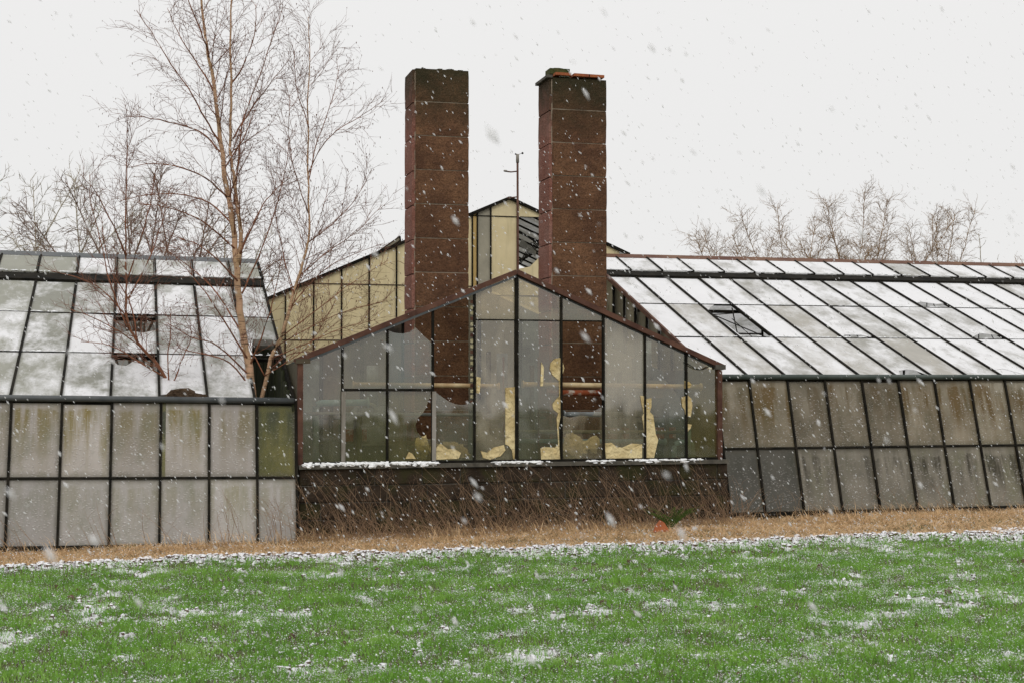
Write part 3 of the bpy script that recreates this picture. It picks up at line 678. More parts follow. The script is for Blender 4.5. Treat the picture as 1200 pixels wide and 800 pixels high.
# front panes; the broken ones keep the outline of the glass that is left
def pane(poly, m, y=YG): return hp('pane', MB().prism(poly, y-.003, y+.003), M[m])
def colpoly(i, z0=None, z1=None):
    a, b = XE[i]+.01, XE[i+1]-.01; z0 = ZS if z0 is None else z0
    return [(a, z0), (b, z0), (b, min(z1, ztop(b)-.05) if z1 else ztop(b)-.05), (a, min(z1, ztop(a)-.05) if z1 else ztop(a)-.05)]
pane(colpoly(0), 'glass')
pane(colpoly(1, 1.9), 'glass'); pane(colpoly(1, ZS, 1.87), 'glass_olive')
a, b = XE[2]+.01, XE[3]-.01
pane([(a, 1.9), (b, 1.9), gx(506, 402), gx(496, 393), gx(487, 384), gx(480, 389), gx(472, 391), gx(462, 390), (a, gx(455, 387)[1])], 'glass')
pane([(a, ZS), (b, ZS), (b, gx(505, 514)[1]), gx(500, 514), gx(494, 511), gx(489, 506), gx(487, 498), gx(490, 489), gx(496, 483), gx(500, 476), gx(502, 468), (b, gx(503, 465)[1]), (b, 1.87), (a, 1.87)], 'glass_olive')
a, b = XE[3]+.01, XE[4]-.01
pane([(a, ZS), (b, ZS), (b, gx(555, 469)[1]), gx(549, 473), gx(542, 474), gx(534, 473), gx(526, 470), gx(517, 464), (a, gx(508, 457)[1])], 'glass')
for i in (4, 5):
    pane(colpoly(i, 2.892), 'glass_hazy'); pane(colpoly(i, ZS, 2.87), 'glass_hazy' if i == 4 else 'glass')
pane(colpoly(6, 2.892), 'glass')
a, b = XE[6]+.01, XE[7]-.01
pane([(a, ZS), (b, ZS), (b, gx(700, 476)[1]), gx(698, 480), gx(694, 487), gx(680, 486), gx(668, 489), (a, gx(660, 486)[1])], 'glass_hazy')
pane(colpoly(7), 'glass_hazy'); pane(colpoly(8), 'glass'); pane(colpoly(9), 'glass_olive')
# roof slopes, back gable
for s, xe, ze in ((0, 2.29, EL), (1, 8.56, ER)):
    for k in range(4):
        y0 = YG+.07+k*.56
        q = MB(); q.v = [(xe, y0, ze), (xe, y0+.54, ze), (PK[0], y0+.54, PK[1]-.01), (PK[0], y0, PK[1]-.01)]; q.f = [(0, 1, 2, 3)] if s else [(3, 2, 1, 0)]
        hp('roof_pane', q, M['glass_roof'])
    hp('side_wall', MB().box(xe-.01, xe+.01, YG+.07, YG+2.3, -.2, ze-.02), M['wall_r2'])
bg_ = []
for i in range(10):
    a, b = XE[i]+.01, XE[i+1]-.01
    hp('rear_pane', MB().prism([(a, -.2), (b, -.2), (b, ztop(b)-.04), (a, ztop(a)-.04)], YG+2.32, YG+2.33), M['rear_a'] if i in (1, 2, 7) else (M['cream_grey'] if i in (3, 4, 5, 8) else M['rear_b']))
    hp('rear_bar', MB().box(XE[i]-.025, XE[i]+.025, YG+2.25, YG+2.31, -.2, ztop(XE[i])-.05), M['steel'])
# torn cream lining clinging to the bars, outlines as they show in the glass
def scrap(pts, m='insul', y=YG-.018, th=.012, nm='torn_lining'):
    o = hp(nm, MB().prism([gx(*p) for p in pts], y, y+th), M[m]); return o
scrap([(592, 454), (604, 453), (604, 539), (601, 537), (600, 528), (596, 522), (592, 520)])
scrap([(645, 425), (650, 420), (656, 419), (659, 424), (661, 431), (659, 438), (656, 442), (656, 466), (659, 470), (657, 486), (654, 500), (656, 538), (634, 538), (633, 525), (637, 523), (650, 524), (654, 520), (653, 505), (652, 490), (654, 484), (648, 479), (647, 473), (651, 468), (655, 464), (655, 446), (647, 439), (644, 432)])
scrap([(750, 463), (755, 464), (757, 467), (763, 466), (763, 476), (761, 482), (765, 486), (767, 500), (768, 508), (771, 515), (768, 527), (766, 536), (756, 536), (754, 500), (752, 488), (754, 484), (751, 470)])
scrap([(798, 465), (806, 463), (810, 467), (811, 475), (809, 488), (803, 487), (802, 480), (799, 476)])
scrap([(802, 446), (807, 447), (810, 450), (808, 454), (802, 455)]); scrap([(804, 496), (810, 497), (809, 501), (805, 506), (803, 502)])
scrap([(558, 441), (563, 442), (562, 461), (558, 460)]); scrap([(634, 424), (637, 430), (636, 452), (633, 452)])
scrap([(708, 519), (716, 518), (722, 523), (729, 524), (740, 519), (752, 520), (752, 537), (710, 537), (709, 530)])
scrap([(509, 526), (516, 519), (525, 526), (532, 525), (540, 530), (537, 537), (510, 538)])
scrap([(563, 528), (571, 530), (578, 524), (590, 521), (592, 527), (586, 534), (574, 538), (566, 536)])
scrap([(475, 537), (479, 529), (483, 531), (487, 537)])
for k, yy in enumerate(np.arange(352, 470, 6.5)):
    scrap([(551.5, yy), (555, yy-.5), (555, yy+4), (551.5, yy+3.5)], 'insul_pale' if k % 3 else 'rust', YG+.01, .01, 'label_fragment')

# crumpled lining heaps just inside the glass
def heap(px, py, w_, h_, seed, label, m='insul_pale', Y=20.34, cat='insulation'):
    p = PY(px, py, Y); mb = MB(); rr = random.Random(seed)
    for k in range(7):
        mb.lump(((rr.random()-.5)*w_*.75, (rr.random()-.5)*.08, h_*(.2+.45*rr.random())), w_*(.18+.14*rr.random()), .05, h_*(.25+.25*rr.random()), seed*9+k, 9, 6, .35)
    t_ = thing('insulation_heap', label, cat, (p[0], Y, p[2])); part('crumpled_sheet', mb, M[m], t_)
heap(523, 540, .50, .28, 5, 'crumpled cream lining heap behind the glass below the left chimney', 'insul')
heap(494, 540, .24, .36, 6, 'pale cream lining propped behind the olive door pane', 'insul')
heap(679, 540, .52, .42, 7, 'largest torn pale lining heap behind the pane below the right chimney')
heap(578, 540, .3, .2, 8, 'small cream lining scrap at the foot of the pane left of the centre bar', 'insul')
heap(732, 540, .5, .24, 9, 'low wide ochre lining heap right of the right chimney base', 'insul')

# pipes inside
def pipe(name, label, pts, r, m, cat='pipe', group=None, Y=20.6, flange=True):
    P = [PY(x, y, Y + (dy[0] if dy else 0)) for x, y, *dy in pts]; t_ = thing(name, label, cat, tuple(P[0]), group); base = P[0]
    L = [Vector(p-base) for p in P]
    # rounded elbows
    Q_ = [L[0]]
    for i in range(1, len(L)-1):
        a = (L[i-1]-L[i]).normalized(); b = (L[i+1]-L[i]).normalized(); d = min(.1, (L[i-1]-L[i]).length*.4, (L[i+1]-L[i]).length*.4)
        for s in (0, .25, .5, .75, 1): Q_.append((1-s)**2*(L[i]+a*d) + 2*s*(1-s)*L[i] + s*s*(L[i]+b*d))
    Q_.append(L[-1])
    part('tube', MB().tube(Q_, r, 10), M[m], t_, None, True)
    if flange:
        for i in (0, len(L)-1):
            j = 1 if i == 0 else i-1; d = (L[j]-L[i]).normalized()*.02
            part('flange', MB().tube([L[i], L[i]+d], r*1.5, 12), M[m], t_)
pipe('heating_pipe', 'bright cream horizontal pipe crossing in front of the left chimney at mid height', [(413, 450), (585, 452)], .035, 'cream_pipe')
pipe('heating_pipe', 'cream pipe running across the broken pane in front of the right chimney', [(612, 450), (822, 453)], .04, 'cream_pipe')
pipe('heating_pipe', 'rust flaked thick pipe just under the cream pipe at the right chimney', [(640, 460), (705, 460)], .045, 'rust_pipe', Y=20.55)
pipe('heating_pipe', 'grey horizontal pipe low inside the left half of the glass front', [(352, 484), (596, 486)], .024, 'grey_pipe', Y=20.5)
pipe('heating_pipe', 'grey pipe below the rusty pipe inside the right half', [(660, 485), (735, 485)], .04, 'grey_pipe', Y=20.5)
pipe('heating_pipe', 'olive horizontal pipe inside the right half, above the lumpy lining', [(600, 505), (800, 506)], .028, 'green_pipe', Y=20.7)
pipe('heating_pipe', 'lowest olive blue pipe inside the right half, just over the lining heaps', [(600, 516), (780, 517)], .035, 'blue_pipe', Y=20.8)
pipe('heating_pipe', 'faded blue pipe with elbow at the far left of the glass front', [(370, 545), (370, 472), (432, 471)], .05, 'blue_pipe', Y=20.7)
pipe('heating_pipe', 'pale arched pipe behind the olive door pane', [(421, 545), (421, 474), (440, 474), (440, 500)], .04, 'green_pipe', Y=20.9)
pipe('heating_pipe', 'blue bent pipe between the torn lining strips at right', [(790, 545), (790, 518), (812, 517), (812, 545)], .04, 'blue_pipe', Y=20.6)
pipe('heating_pipe', 'short blue upright pipe at the right end of the glass front', [(808, 500), (808, 545)], .028, 'blue_pipe', Y=20.45)
pipe('steel_post', 'thin rusty upright inside the pane right of the centre bar', [(631, 418), (631, 545)], .014, 'rust', 'post', None, 20.5, False)
pipe('steel_post', 'thin rusty upright inside the pane left of the centre bar', [(590, 418), (590, 545)], .014, 'rust', 'post', None, 20.5, False)
def boiler(px, Y, w_, h_, label):
    p = PY(px, 545, Y); t_ = thing('boiler', label, 'boiler', (p[0], Y, -.15))
    part('casing', MB().box(-w_/2, w_/2, 0, .6, 0, h_), M['machine'], t_)
    part('hood', MB().prism([(-w_/2, h_+.002), (w_/2, h_+.002), (w_*.25, h_+.28), (-w_*.25, h_+.28)], .08, .5), M['machine'], t_)
    part('hatch', MB().box(-w_*.25, w_*.25, -.04, -.002, h_*.45, h_*.8), M['steel'], t_)
    part('flue', MB().tube([(0, .3, h_+.28), (0, .3, h_+.9)], .09, 12), M['grey_pipe'], t_, None, True)
boiler(440, 21.6, .95, 1.5, 'dull grey boiler dimly seen behind the left panes')
boiler(765, 21.6, 1.0, 1.9, 'taller dull grey boiler dimly seen behind the right panes')
boiler(594, 21.7, .9, 1.7, 'grey boiler dimly seen behind the centre panes between both chimneys')
# racking posts and shelves standing further back
for k, (qx, hh) in enumerate(((388, 1.9), (417, 1.6), (470, 2.0), (573, 2.6), (624, 2.4), (727, 2.3), (742, 2.0), (782, 1.7), (818, 1.3))):
    p_ = PY(qx, 545, 21.0); t_ = thing('storage_rack', 'dark upright rack post inside the glass front, %s from the left' % ['first', 'second', 'third', 'fourth', 'fifth', 'sixth', 'seventh', 'eighth', 'ninth'][k], 'rack', (p_[0], 21.0, -.15), 'dark rack posts inside the glass front')
    part('upright', MB().box(-.03, .03, 0, .05, 0, hh), M['timber'], t_)
    for z_ in (1.25, 1.6):
        if z_ < hh: part('shelf', MB().box(-.22, .22, .05, .35, z_, z_+.03), M['timber'], t_)
    if k % 2: part('crate', MB().box(-.17, .17, .07, .33, 1.283, 1.283+.17), M['rust_pipe'] if k % 3 else M['machine'], t_)
# cable at upper right corner
pipe('cable', 'thin black cable sagging in the upper right corner pane', [(803, 424), (815, 432), (824, 433), (834, 427)], .007, 'steel', 'cable', None, YG-.05, False)

# ------------------------------------------------------------------ chimneys
def chimney(label, x0, x1, Y0, ztop_, lean, seed, tiles):
    rr = random.Random(seed); dp = .62; t_ = thing('chimney', label, 'chimney', ((x0+x1)/2, Y0, -.15)); c0 = (x0+x1)/2
    hw = (x1-x0)/2
    part('core', MB().box(-hw+.035, hw-.014, .014, dp-.03, 0, ztop_+.15-.06), M['mortar'], t_).rotation_euler = (0, lean, 0)
    ch = .512; z = ztop_+.15; k = 0
    while z > .1:
        z0 = max(z-ch, 0); g = .008; dx = rr.uniform(-.003, .003); dy = rr.uniform(-.004, .004)
        def blk(X0, X1, Y_0, Y_1, Z0, Z1, n=7):
            b_ = MB(); nz = 5
            ring = []
            for iz in range(nz+1):
                zz = Z0 + (Z1-Z0)*iz/nz; r_ = .004 if iz in (0, nz) else 0
                pts = [(X0+r_, Y_0+r_)] + [(X0+(X1-X0)*q/n, Y_0+r_) for q in range(1, n)] + [(X1-r_, Y_0+r_), (X1-r_, Y_1), (X0+r_, Y_1)]
                ring.append([(x+rr.uniform(-.0018, .0018), y+rr.uniform(-.004, .004), zz+(rr.uniform(-.003, .003) if 0 < iz < nz else rr.uniform(-.002, .002))) for x, y in pts])
            m_ = len(ring[0])
            for q in ring: b_.v += q
            for iz in range(nz):
                for q in range(m_): b_.f.append((iz*m_+q, iz*m_+(q+1) % m_, (iz+1)*m_+(q+1) % m_, (iz+1)*m_+q))
            b_.f.append(tuple(reversed(range(m_)))); b_.f.append(tuple(nz*m_+q for q in range(m_))); return b_
        o = part('block', blk(-hw+.05+dx, hw+dx, dy, dp+dy, z0+g, z-g-(rr.uniform(0, .03) if k == 0 else 0)), M['chim'], t_)
        o.rotation_euler = (0, lean, 0)
        so_ = .10 if k else .06
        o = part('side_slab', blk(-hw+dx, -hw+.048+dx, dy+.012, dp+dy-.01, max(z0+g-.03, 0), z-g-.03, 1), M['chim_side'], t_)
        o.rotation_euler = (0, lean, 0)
        z = z0; k += 1
    zt = ztop_+.15; mb = MB()
    for q in range(12): mb.lump((rr.uniform(-hw*.72, hw*.72), rr.uniform(.12, dp-.14), zt-.012), rr.uniform(.06, .12), .1, rr.uniform(.02, .035), seed*20+q, 10, 6, .12)
    part('moss_cap', mb, M['moss'], t_).rotation_euler = (0, lean, 0)
    mb = MB()
    for q in range(14): mb.lump((rr.uniform(-hw*.8, hw*.8), rr.uniform(.06, .25), zt+.006), rr.uniform(.02, .05), .05, .009, seed*30+q, 8, 4)
    o = part('snow_dust', mb, M['snow'], t_); o['kind'] = 'stuff'
    if tiles:
        for q in range(3):
            part('coping_tile', MB().box(-hw+.06+q*.255, -hw+.31+q*.255, -.03, .25, zt+.004, zt+.045), M['tile'], t_, Matrix.Rotation(rr.uniform(-.01, .03), 4, 'Y'))
        part('cap_brick', MB().box(-.42, -.10, .10, .36, zt+.046, zt+.135).lump((-.27, .22, zt+.135), .15, .11, .022, 4, 12, 6, .12), M['moss'], t_)
        part('side_coping', MB().box(-hw-.045, -hw+.045, -.03, dp+.02, zt-.04, zt+.003), M['concrete'], t_)
chimney('left brown block chimney with mossy top and no coping tiles', 4.075, 4.94, 21.2, 6.70, .0, 3, False)
chimney('right brown block chimney capped with orange coping tiles and a mossy brick', 6.205, 7.125, 21.2, 6.69, .0, 5, True)

# ------------------------------------------------------------------ cream gabled glasshouse behind
YC = 27.6
rear = thing('greenhouse', 'tall cream painted gabled glasshouse rising behind the chimneys', 'greenhouse', (7.25, YC, 0)); ri = Matrix.Translation((-7.25, -YC, 0))
def rpz(x, y, Y=YC): p = PY(x, y, Y); return p
PKX, PKZ = 7.255, 5.65
def rtop(x): return PKZ - (PKX-x)*.437 if x < PKX else PKZ - (x-PKX)*.425
cx = [2.27, 2.87, 3.403, 3.936, 4.466, 4.998, 5.53, 6.06, 6.50, 6.60, 6.872, 7.413, 7.94, 8.47, 9.0, 9.55]
cuts = [-.2, 1.7, 2.82, 3.89, 4.85]
for i in range(len(cx)-1):
    a, b = cx[i]+.008, cx[i+1]-.008
    mt = M['ochre'] if i == 8 else (M['cream_grey'] if i == 9 else M['cream'])
    if mt == M['cream'] and (a > 6.0): cz = [-.2, 3.72, 5.28, 9]
    else: cz = [-.2, 1.75, 2.82, 3.89, 9]
    for k in range(len(cz)-1):
        z0 = cz[k]+.004; ta, tb = rtop(a)-.03, rtop(b)-.03
        if z0 > min(ta, tb)-.02: continue
        z1 = cz[k+1]-.004
        poly = [(a, z0), (b, z0), (b, min(z1, tb)), (a, min(z1, ta))]
        if a < PKX < b and z1 > PKZ: poly.insert(3, (PKX, PKZ-.03))
        if i == 11 and k == 1: poly = [(a, z0), (b, z0), (b, 4.55), (a+.25, 4.30), (a, 4.25)]     # broken out
        if i == 12 and k == 1: poly = [(a, z0), (b, z0), (b, 4.9), (a+.2, 4.62), (a, 4.55)]
        part('pane', MB().prism(poly, YC, YC+.01), mt, rear, ri)
    part('glazing_bar', MB().box(cx[i]-.014, cx[i]+.014, YC-.03, YC+.03, -.2, rtop(cx[i])-.02), M['steel'] if i != 10 else M['steel'], rear, ri)
for z_, xa, xb in ((1.75, 2.27, 6.5), (2.82, 2.27, 6.5), (3.89, 3.2, 6.5), (3.72, 6.6, 9.5), (5.28, 6.45, 8.2)):
    part('rail', MB().box(xa, xb, YC-.012, YC+.0-.002, z_-.009, z_+.009), M['timber'] if z_ != 5.28 else M['steel'], rear, ri)
for xa, xb in ((2.25, PKX), (9.75, PKX)):
    za, zb = rtop(xa), rtop(xb); L = math.hypot(xb-xa, zb-za); mm = frame((xa, YC-.05, za), (xb-xa, 0, zb-za), (0, 0, 1))
    part('rafter', MB().box(0, L, -.05 if xa > 9 else 0, 0 if xa > 9 else .05, -.03, .03), M['steel'], rear, ri @ mm)
# roof slopes behind, with bars; the right slope's bars show through the broken pane
for s, xe in ((0, 2.25), (1, 9.75)):
    q = MB(); q.v = [(xe, YC+.02, rtop(xe)-.02), (xe, YC+6, rtop(xe)-.02), (PKX, YC+6, PKZ-.02), (PKX, YC+.02, PKZ-.02)]; q.f = [(0, 1, 2, 3)]
    part('roof_sheet', q, M['cream_grey'] if not s else M['snow_r2'], rear, ri)
    for k in range(9):
        y_ = YC+.35+k*.65
        mm = MB().tube([(xe, y_, rtop(xe)-.07), (PKX, y_, PKZ-.07)], .022, 5); part('glazing_bar', mm, M['steel'], rear, ri)
rb = MB()
for k in range(6): rb.tube([(7.46+.06*k, YC+.12, 4.32+.05*k), (7.70+.05*k, YC-.02, 4.78+.02*k)], .011, 4)
rb.tube([(7.45, YC+.02, 4.42), (8.05, YC+.1, 4.70)], .02, 5).tube([(7.5, YC, 4.75), (7.95, YC, 4.55)], .018, 5).tube([(7.45, YC, 5.0), (7.92, YC, 4.72)], .02, 5)
part('broken_frame', rb, M['steel'], rear, ri)
part('slipped_glass', MB().prism([(7.44, 4.72), (7.78, 4.50), (7.80, 4.60), (7.5, 4.85)], YC-.03, YC-.02), M['wall_slate'], rear, ri)
p0, p1, p2, p3 = rpz(440, 297), rpz(474, 274), rpz(476, 289), rpz(441, 304)
vf = MB(); vf.v = [tuple(p0), tuple(p1+[0, .5, 0]), tuple(p2+[0, .5, 0]), tuple(p3)]; vf.f = [(0, 1, 2, 3)]
part('open_vent', vf, M['cream_grey'], rear, ri)
vb = MB()
for q in (0, .33, .66, 1): vb.tube([tuple(p0*(1-q)+p3*q), tuple((p1*(1-q)+p2*q)+[0, .48, 0])], .012, 5)
vb.tube([tuple(p1+[0, .48, 0]), tuple(p2+[0, .48, 0])], .014, 5); part('vent_frame', vb, M['steel'], rear, ri)

# mast fixed to the cream gable
YM = YC-.25; b0 = PY(607, 330, YM); tp = PY(606, 183, YM)
mast = thing('mast', 'thin rusty pole with side arm and sensor rising above the cream gable', 'pole', (b0[0], YM, 0))
def q3(x, y): p = PY(x, y, YM); return (p[0]-b0[0], 0, p[2])
part('pole', MB().tube([(0, 0, 0), q3(607, 330), q3(606.5, 190)], .022, 8), M['rust'], mast, None, True)
part('pole_top', MB().tube([q3(606.5, 191), q3(606.5, 181)], .032, 8), M['white_frame'], mast, None, True)
part('wind_vane', MB().tube([q3(606.5, 182), q3(603.5, 180.5)], .014, 6), M['steel'], mast)
part('ball', MB().lump(q3(612.3, 179.8), .022, .022, .022, 1, 8, 6, 0).tube([q3(606.5, 181.5), q3(612, 180)], .004, 4), M['steel'], mast)
part('arm', MB().tube([q3(606.5, 201), q3(599, 201.8), q3(592, 201)], .014, 6), M['rust'], mast)
part('sensor', MB().lump(q3(592.5, 200.6), .045, .03, .02, 2, 10, 6, .1), M['white_frame'], mast, None, True)
part('bracket', MB().tube([q3(606.5, 231), (q3(598, 231)[0], .2, q3(598, 231)[2])], .014, 6), M['rust'], mast)

# ------------------------------------------------------------------ small things by the wall
t_ = thing('terracotta_shard', 'orange terracotta shard lying in the straw before the wall', 'broken tile', (7.12, 18.85, -.07))
part('curved_piece', MB().prism([(-.12, 0), (.13, .0), (.06, .13), (0, .17), (-.07, .10)], 0, .03), M['tile'], t_, Matrix.Rotation(-.35, 4, 'X'))
fern = thing('fern', 'low green fern growing at the foot of the block wall beside the terracotta shard', 'plant', (7.4, 19.25, -.08))
fb = Tubes(); FV = []; FF = []
for k in range(16):
    a = random.uniform(-.5, math.pi+.5)+math.pi*.0; L = random.uniform(.28, .52)
    pts = [(math.cos(a)*L*q, -abs(math.sin(a))*L*q*.4, L*(1.1*q-.45*q*q)) for q in (0, .33, .66, 1)]
    fb.add(pts, [.004, .003, .002, .001])
    for q in np.linspace(.2, 1, 12):
        c_ = Vector((math.cos(a)*L*q, -abs(math.sin(a))*L*q*.4, L*(1.1*q-.45*q*q)))
        for s in (-1, 1):
            w_ = .07*(1.15-q); b_ = len(FV); d = Vector((-math.sin(a)*s*w_+.2*w_, -.01, w_*random.uniform(.2, .9)))
            FV += [tuple(c_), tuple(c_+d*.6+Vector((0, 0, .008))), tuple(c_+d), tuple(c_+d*.6-Vector((0, 0, .008)))]; FF.append((b_, b_+1, b_+2, b_+3))
fb.build('fronds', M['fern'], fern, 4); part('leaflets', type('q', (MB,), {})(), M['fern'], fern) if False else None
mb = MB(); mb.v = FV; mb.f = FF; o = part('leaflets', mb, M['fern'], fern); o['kind'] = 'stuff'

# ------------------------------------------------------------------ trees
class Tree:
    def __init__(s, name, label, base, limbm, twigm, trunkm, cat='tree', group=None, scale=1.0, catkins=False, up=.5, dens=1.0, tl=(.35, .8), tr=.0035, droop=0, tk=1.0, ang=(28, 55)):
        s.tk = tk; s.ang = ang
        s.root = thing(name, label, cat, tuple(base), group); s.base = np.array(base, float); s.br = []; s.tw = Tubes(); s.md = Tubes(); s.limbm = limbm; s.twigm = twigm; s.trunkm = trunkm
        s.up = up; s.dens = dens; s.tl = tl; s.tr = tr; s.droop = droop; s.ck = [] ; s.catk = catkins
    def path(s, start, d, L, n, up, wob):
        p = np.array(start, float); d = np.array(d, float); d /= np.linalg.norm(d); out_ = [p.copy()]
        for i in range(n):
            d = d + np.array([random.gauss(0, wob), random.gauss(0, wob), random.gauss(0, wob)+up]); d /= np.linalg.norm(d)
            p = p + d*L/n; out_.append(p.copy())
        return out_
    def side(s, tdir, ang):
        r_ = np.random.default_rng(random.randrange(1 << 30)).normal(size=3); r_ -= tdir*r_.dot(tdir); r_ /= np.linalg.norm(r_)
        return tdir*math.cos(ang) + r_*math.sin(ang)
    def twigs(s, pts, L, every, lvl=0):
        pts = [np.array(p) for p in pts]; tot = sum(np.linalg.norm(b-a) for a, b in zip(pts, pts[1:])); n = max(1, int(tot/every*s.dens))
        for k in range(n):
            q = (k+random.random())/n*(len(pts)-1)*(.98) + .01; i = int(q); f = q-i; p = pts[i]*(1-f)+pts[i+1]*f; t_ = pts[i+1]-pts[i]; t_ /= np.linalg.norm(t_)+1e-9
            l = L*random.uniform(.5, 1.1)*(1.1-.5*q/len(pts)); d = s.side(t_, R(random.uniform(22, 52)))
            pp = s.path(p, d, l, 3, s.up*.12-s.droop*(.35 if lvl else .1), .12); r_ = s.tr*(1 if lvl else 1.4)
            s.tw.add(pp, [r_, r_*.8, r_*.6, r_*.35])
            if lvl < 1: s.twigs(pp, L*.5, every*.9, lvl+1)
            if s.catk and random.random() < .4*lvl+.12: s.ck.append(pp[-1])
    def limb(s, pts, r0, r1, name='branch', sub=True, every=.16, subL=1.0, twL=.35, twe=.07, ang=None, frm=.12):
        ang = ang or s.ang; subL *= s.tk; twL *= s.tk; twe *= s.tk*.95
        pts = [np.array(p, float) for p in pts]
        # smooth with a spline
        fine = []
        for i in range(len(pts)-1):
            p0 = pts[max(i-1, 0)]; p1 = pts[i]; p2 = pts[i+1]; p3 = pts[min(i+2, len(pts)-1)]
            for q in (0, .25, .5, .75): fine.append(.5*((2*p1)+(p2-p0)*q+(2*p0-5*p1+4*p2-p3)*q*q+(3*p1-p0-3*p2+p3)*q**3))
        fine.append(pts[-1]); n = len(fine); j = np.array([0, 0, 0.])
        fine = [p + np.array([random.gauss(0, .006), random.gauss(0, .02), 0]) if 0 < k_ < n-1 else p for k_, p in enumerate(fine)]
        loc = [tuple(p-s.base) for p in fine]; rs = [r0+(r1-r0)*(k_/(n-1))**.8 for k_ in range(n)]
        part(name, MB().tube(loc, rs, 8 if r0 > .02 else 5), s.trunkm if name == 'trunk' else s.limbm, s.root, None, True)
        seg = [np.linalg.norm(b-a) for a, b in zip(fine, fine[1:])]; tot = sum(seg); k_ = int(tot*(1-frm)/every*s.dens) if sub else 0
        for m_ in range(k_):
            q = frm*(n-1) + (m_+random.random())/k_*(n-1)*(1-frm)*.99; i = int(q); f = q-i; p = fine[i]*(1-f)+fine[min(i+1, n-1)]*f; t_ = fine[min(i+1, n-1)]-fine[max(i-1, 0)]; t_ /= np.linalg.norm(t_)+1e-9
            l = subL*random.uniform(.4, 1.1)*(1.05-.65*q/n); d = s.side(t_, R(random.uniform(*ang)))
            if d[2] < -.1: d[2] = abs(d[2])*.5
            rr = max(rs[i]*.32, s.tr*1.6); rr = min(rr, .012)
            pp = s.path(p, d, l, 5, s.up*.10-s.droop*.06, .09); s.md.add(pp, [rr, rr*.85, rr*.7, rr*.5, rr*.4, rr*.25]); s.twigs(pp, twL, twe)
        s.twigs(fine[n//3:], twL, twe*2.2)
    def done(s):
        for g, nm, m, sd in ((s.md, 'small_branches', s.limbm, 4), (s.tw, 'twigs', s.twigm, 3)):
            if g.g:
                for n_ in g.g: g.g[n_] = [([np.array(q)-s.base for q in P], r_) for P, r_ in g.g[n_]]
                o = g.build(nm, m, s.root, sd); o['kind'] = 'stuff'
        if s.ck:
            P = np.array(s.ck)-s.base; n = len(P); L = RNG.uniform(.010, .024, n)
            o4 = np.array([[.35, 0, 0], [-.2, .3, 0], [-.2, -.3, 0], [0, 0, -1.4], [0, 0, .4]])
            V = P[:, None, :]+o4[None]*L[:, None, None]; b = np.arange(n)[:, None]*5
            Fc = np.concatenate([b+np.array([q]) for q in ([0, 1, 4], [1, 2, 4], [2, 0, 4], [1, 0, 3], [2, 1, 3], [0, 2, 3])], 0)
            o = link('catkins', tri_mesh('catkins', V, Fc, s.twigm), s.root); o['kind'] = 'stuff'
def px(Y, *pts): return [PY(x, y, Y + (e[0] if e else 0)) for x, y, *e in pts]

Y1 = 21.15
bt = Tree('birch_tree', 'tall multi-stemmed birch growing out of the left glasshouse roof near its right end', PY(297, 470, Y1), M['birch_limb'], M['twig'], M['birch'], catkins=True, up=.5, dens=.9, droop=.5, tr=.0024, tk=1.45)
bt.limb(px(Y1, (297, 480), (292, 430), (284, 385), (279, 340), (276, 290), (268, 235), (260, 180), (255, 137), (250, 92), (244, 65), (238, 20), (233, -30), (230, -80)), .062, .010, 'trunk', every=.20, subL=1.25, frm=.25)
bt.limb(px(Y1, (279, 310), (282, 275), (275, 217), (270, 175), (271, 107), (270, 50), (272, -20), (273, -70)), .034, .007, 'trunk', every=.22, subL=1.1)
L_ = [((274, 240), (280, 182), (287, 135, .2), (305, 87, .3), (320, 42, .4), (333, 8, .5)),
      ((257, 168), (240, 138, -.1), (225, 110, -.2), (200, 75, -.3), (182, 45, -.4), (160, 12, -.4)),
      ((252, 110), (235, 80, .2), (212, 45, .3), (196, 10, .4)),
      ((258, 178), (235, 155, .2), (205, 145, .3), (170, 138, .4), (150, 137, .5)),
      ((267, 232), (240, 208, -.3), (205, 195, -.5), (175, 192, -.6), (150, 197, -.7)),
      ((274, 265), (245, 238, .3), (210, 228, .5), (170, 229, .7), (140, 236, .8)),
      ((276, 292), (235, 258, -.3), (195, 243, -.5), (165, 240, -.6)),
      ((280, 300), (300, 255, -.2), (318, 228, -.3), (340, 208, -.4)),
      ((283, 345), (303, 300, .2), (322, 250, .3), (334, 200, .4), (340, 160, .5)),
      ((271, 165), (290, 135, .3), (315, 100, .4), (335, 75, .5)),
      ((270, 100), (285, 78, -.2), (298, 40, -.3), (300, 5, -.3)),
      ((245, 68), (235, 35, -.3), (220, 0, -.4), (214, -30, -.4)),
      ((290, 420), (262, 375, -.3), (235, 335, -.5), (205, 300, -.6)),
      ((292, 430), (310, 385, -.3), (322, 345, -.4), (330, 300, -.5)),
      ((287, 395), (255, 345, .2), (225, 315, .3), (190, 290, .4)),
      ((293, 440), (255, 405, -.3), (225, 395, -.4), (195, 378, -.4)),
      ((295, 455), (270, 425, -.3), (240, 415, -.4), (215, 410, -.4)),
      ((279, 330), (250, 300, -.4), (228, 285, -.5), (210, 280, -.6))]
for q in L_: bt.limb(px(Y1, *q), .015, .004, 'branch', every=.17, subL=.75, twL=.32, twe=.075)
bt.done()
Y2 = 21.3
b2 = Tree('birch_tree', 'slimmer leaning birch right of the multi-stemmed one, in front of the cream wall', PY(306, 468, Y2), M['birch_limb'], M['twig'], M['birch'], catkins=True, up=.7, dens=1.0, droop=.2, tr=.0023, tk=1.45)
b2.limb(px(Y2, (304, 475), (318, 420), (332, 389), (342, 350), (356, 305), (362, 270), (361, 200), (361, 125), (363, 70), (361, 20)), .034, .004, 'trunk', every=.16, subL=1.0, frm=.3)
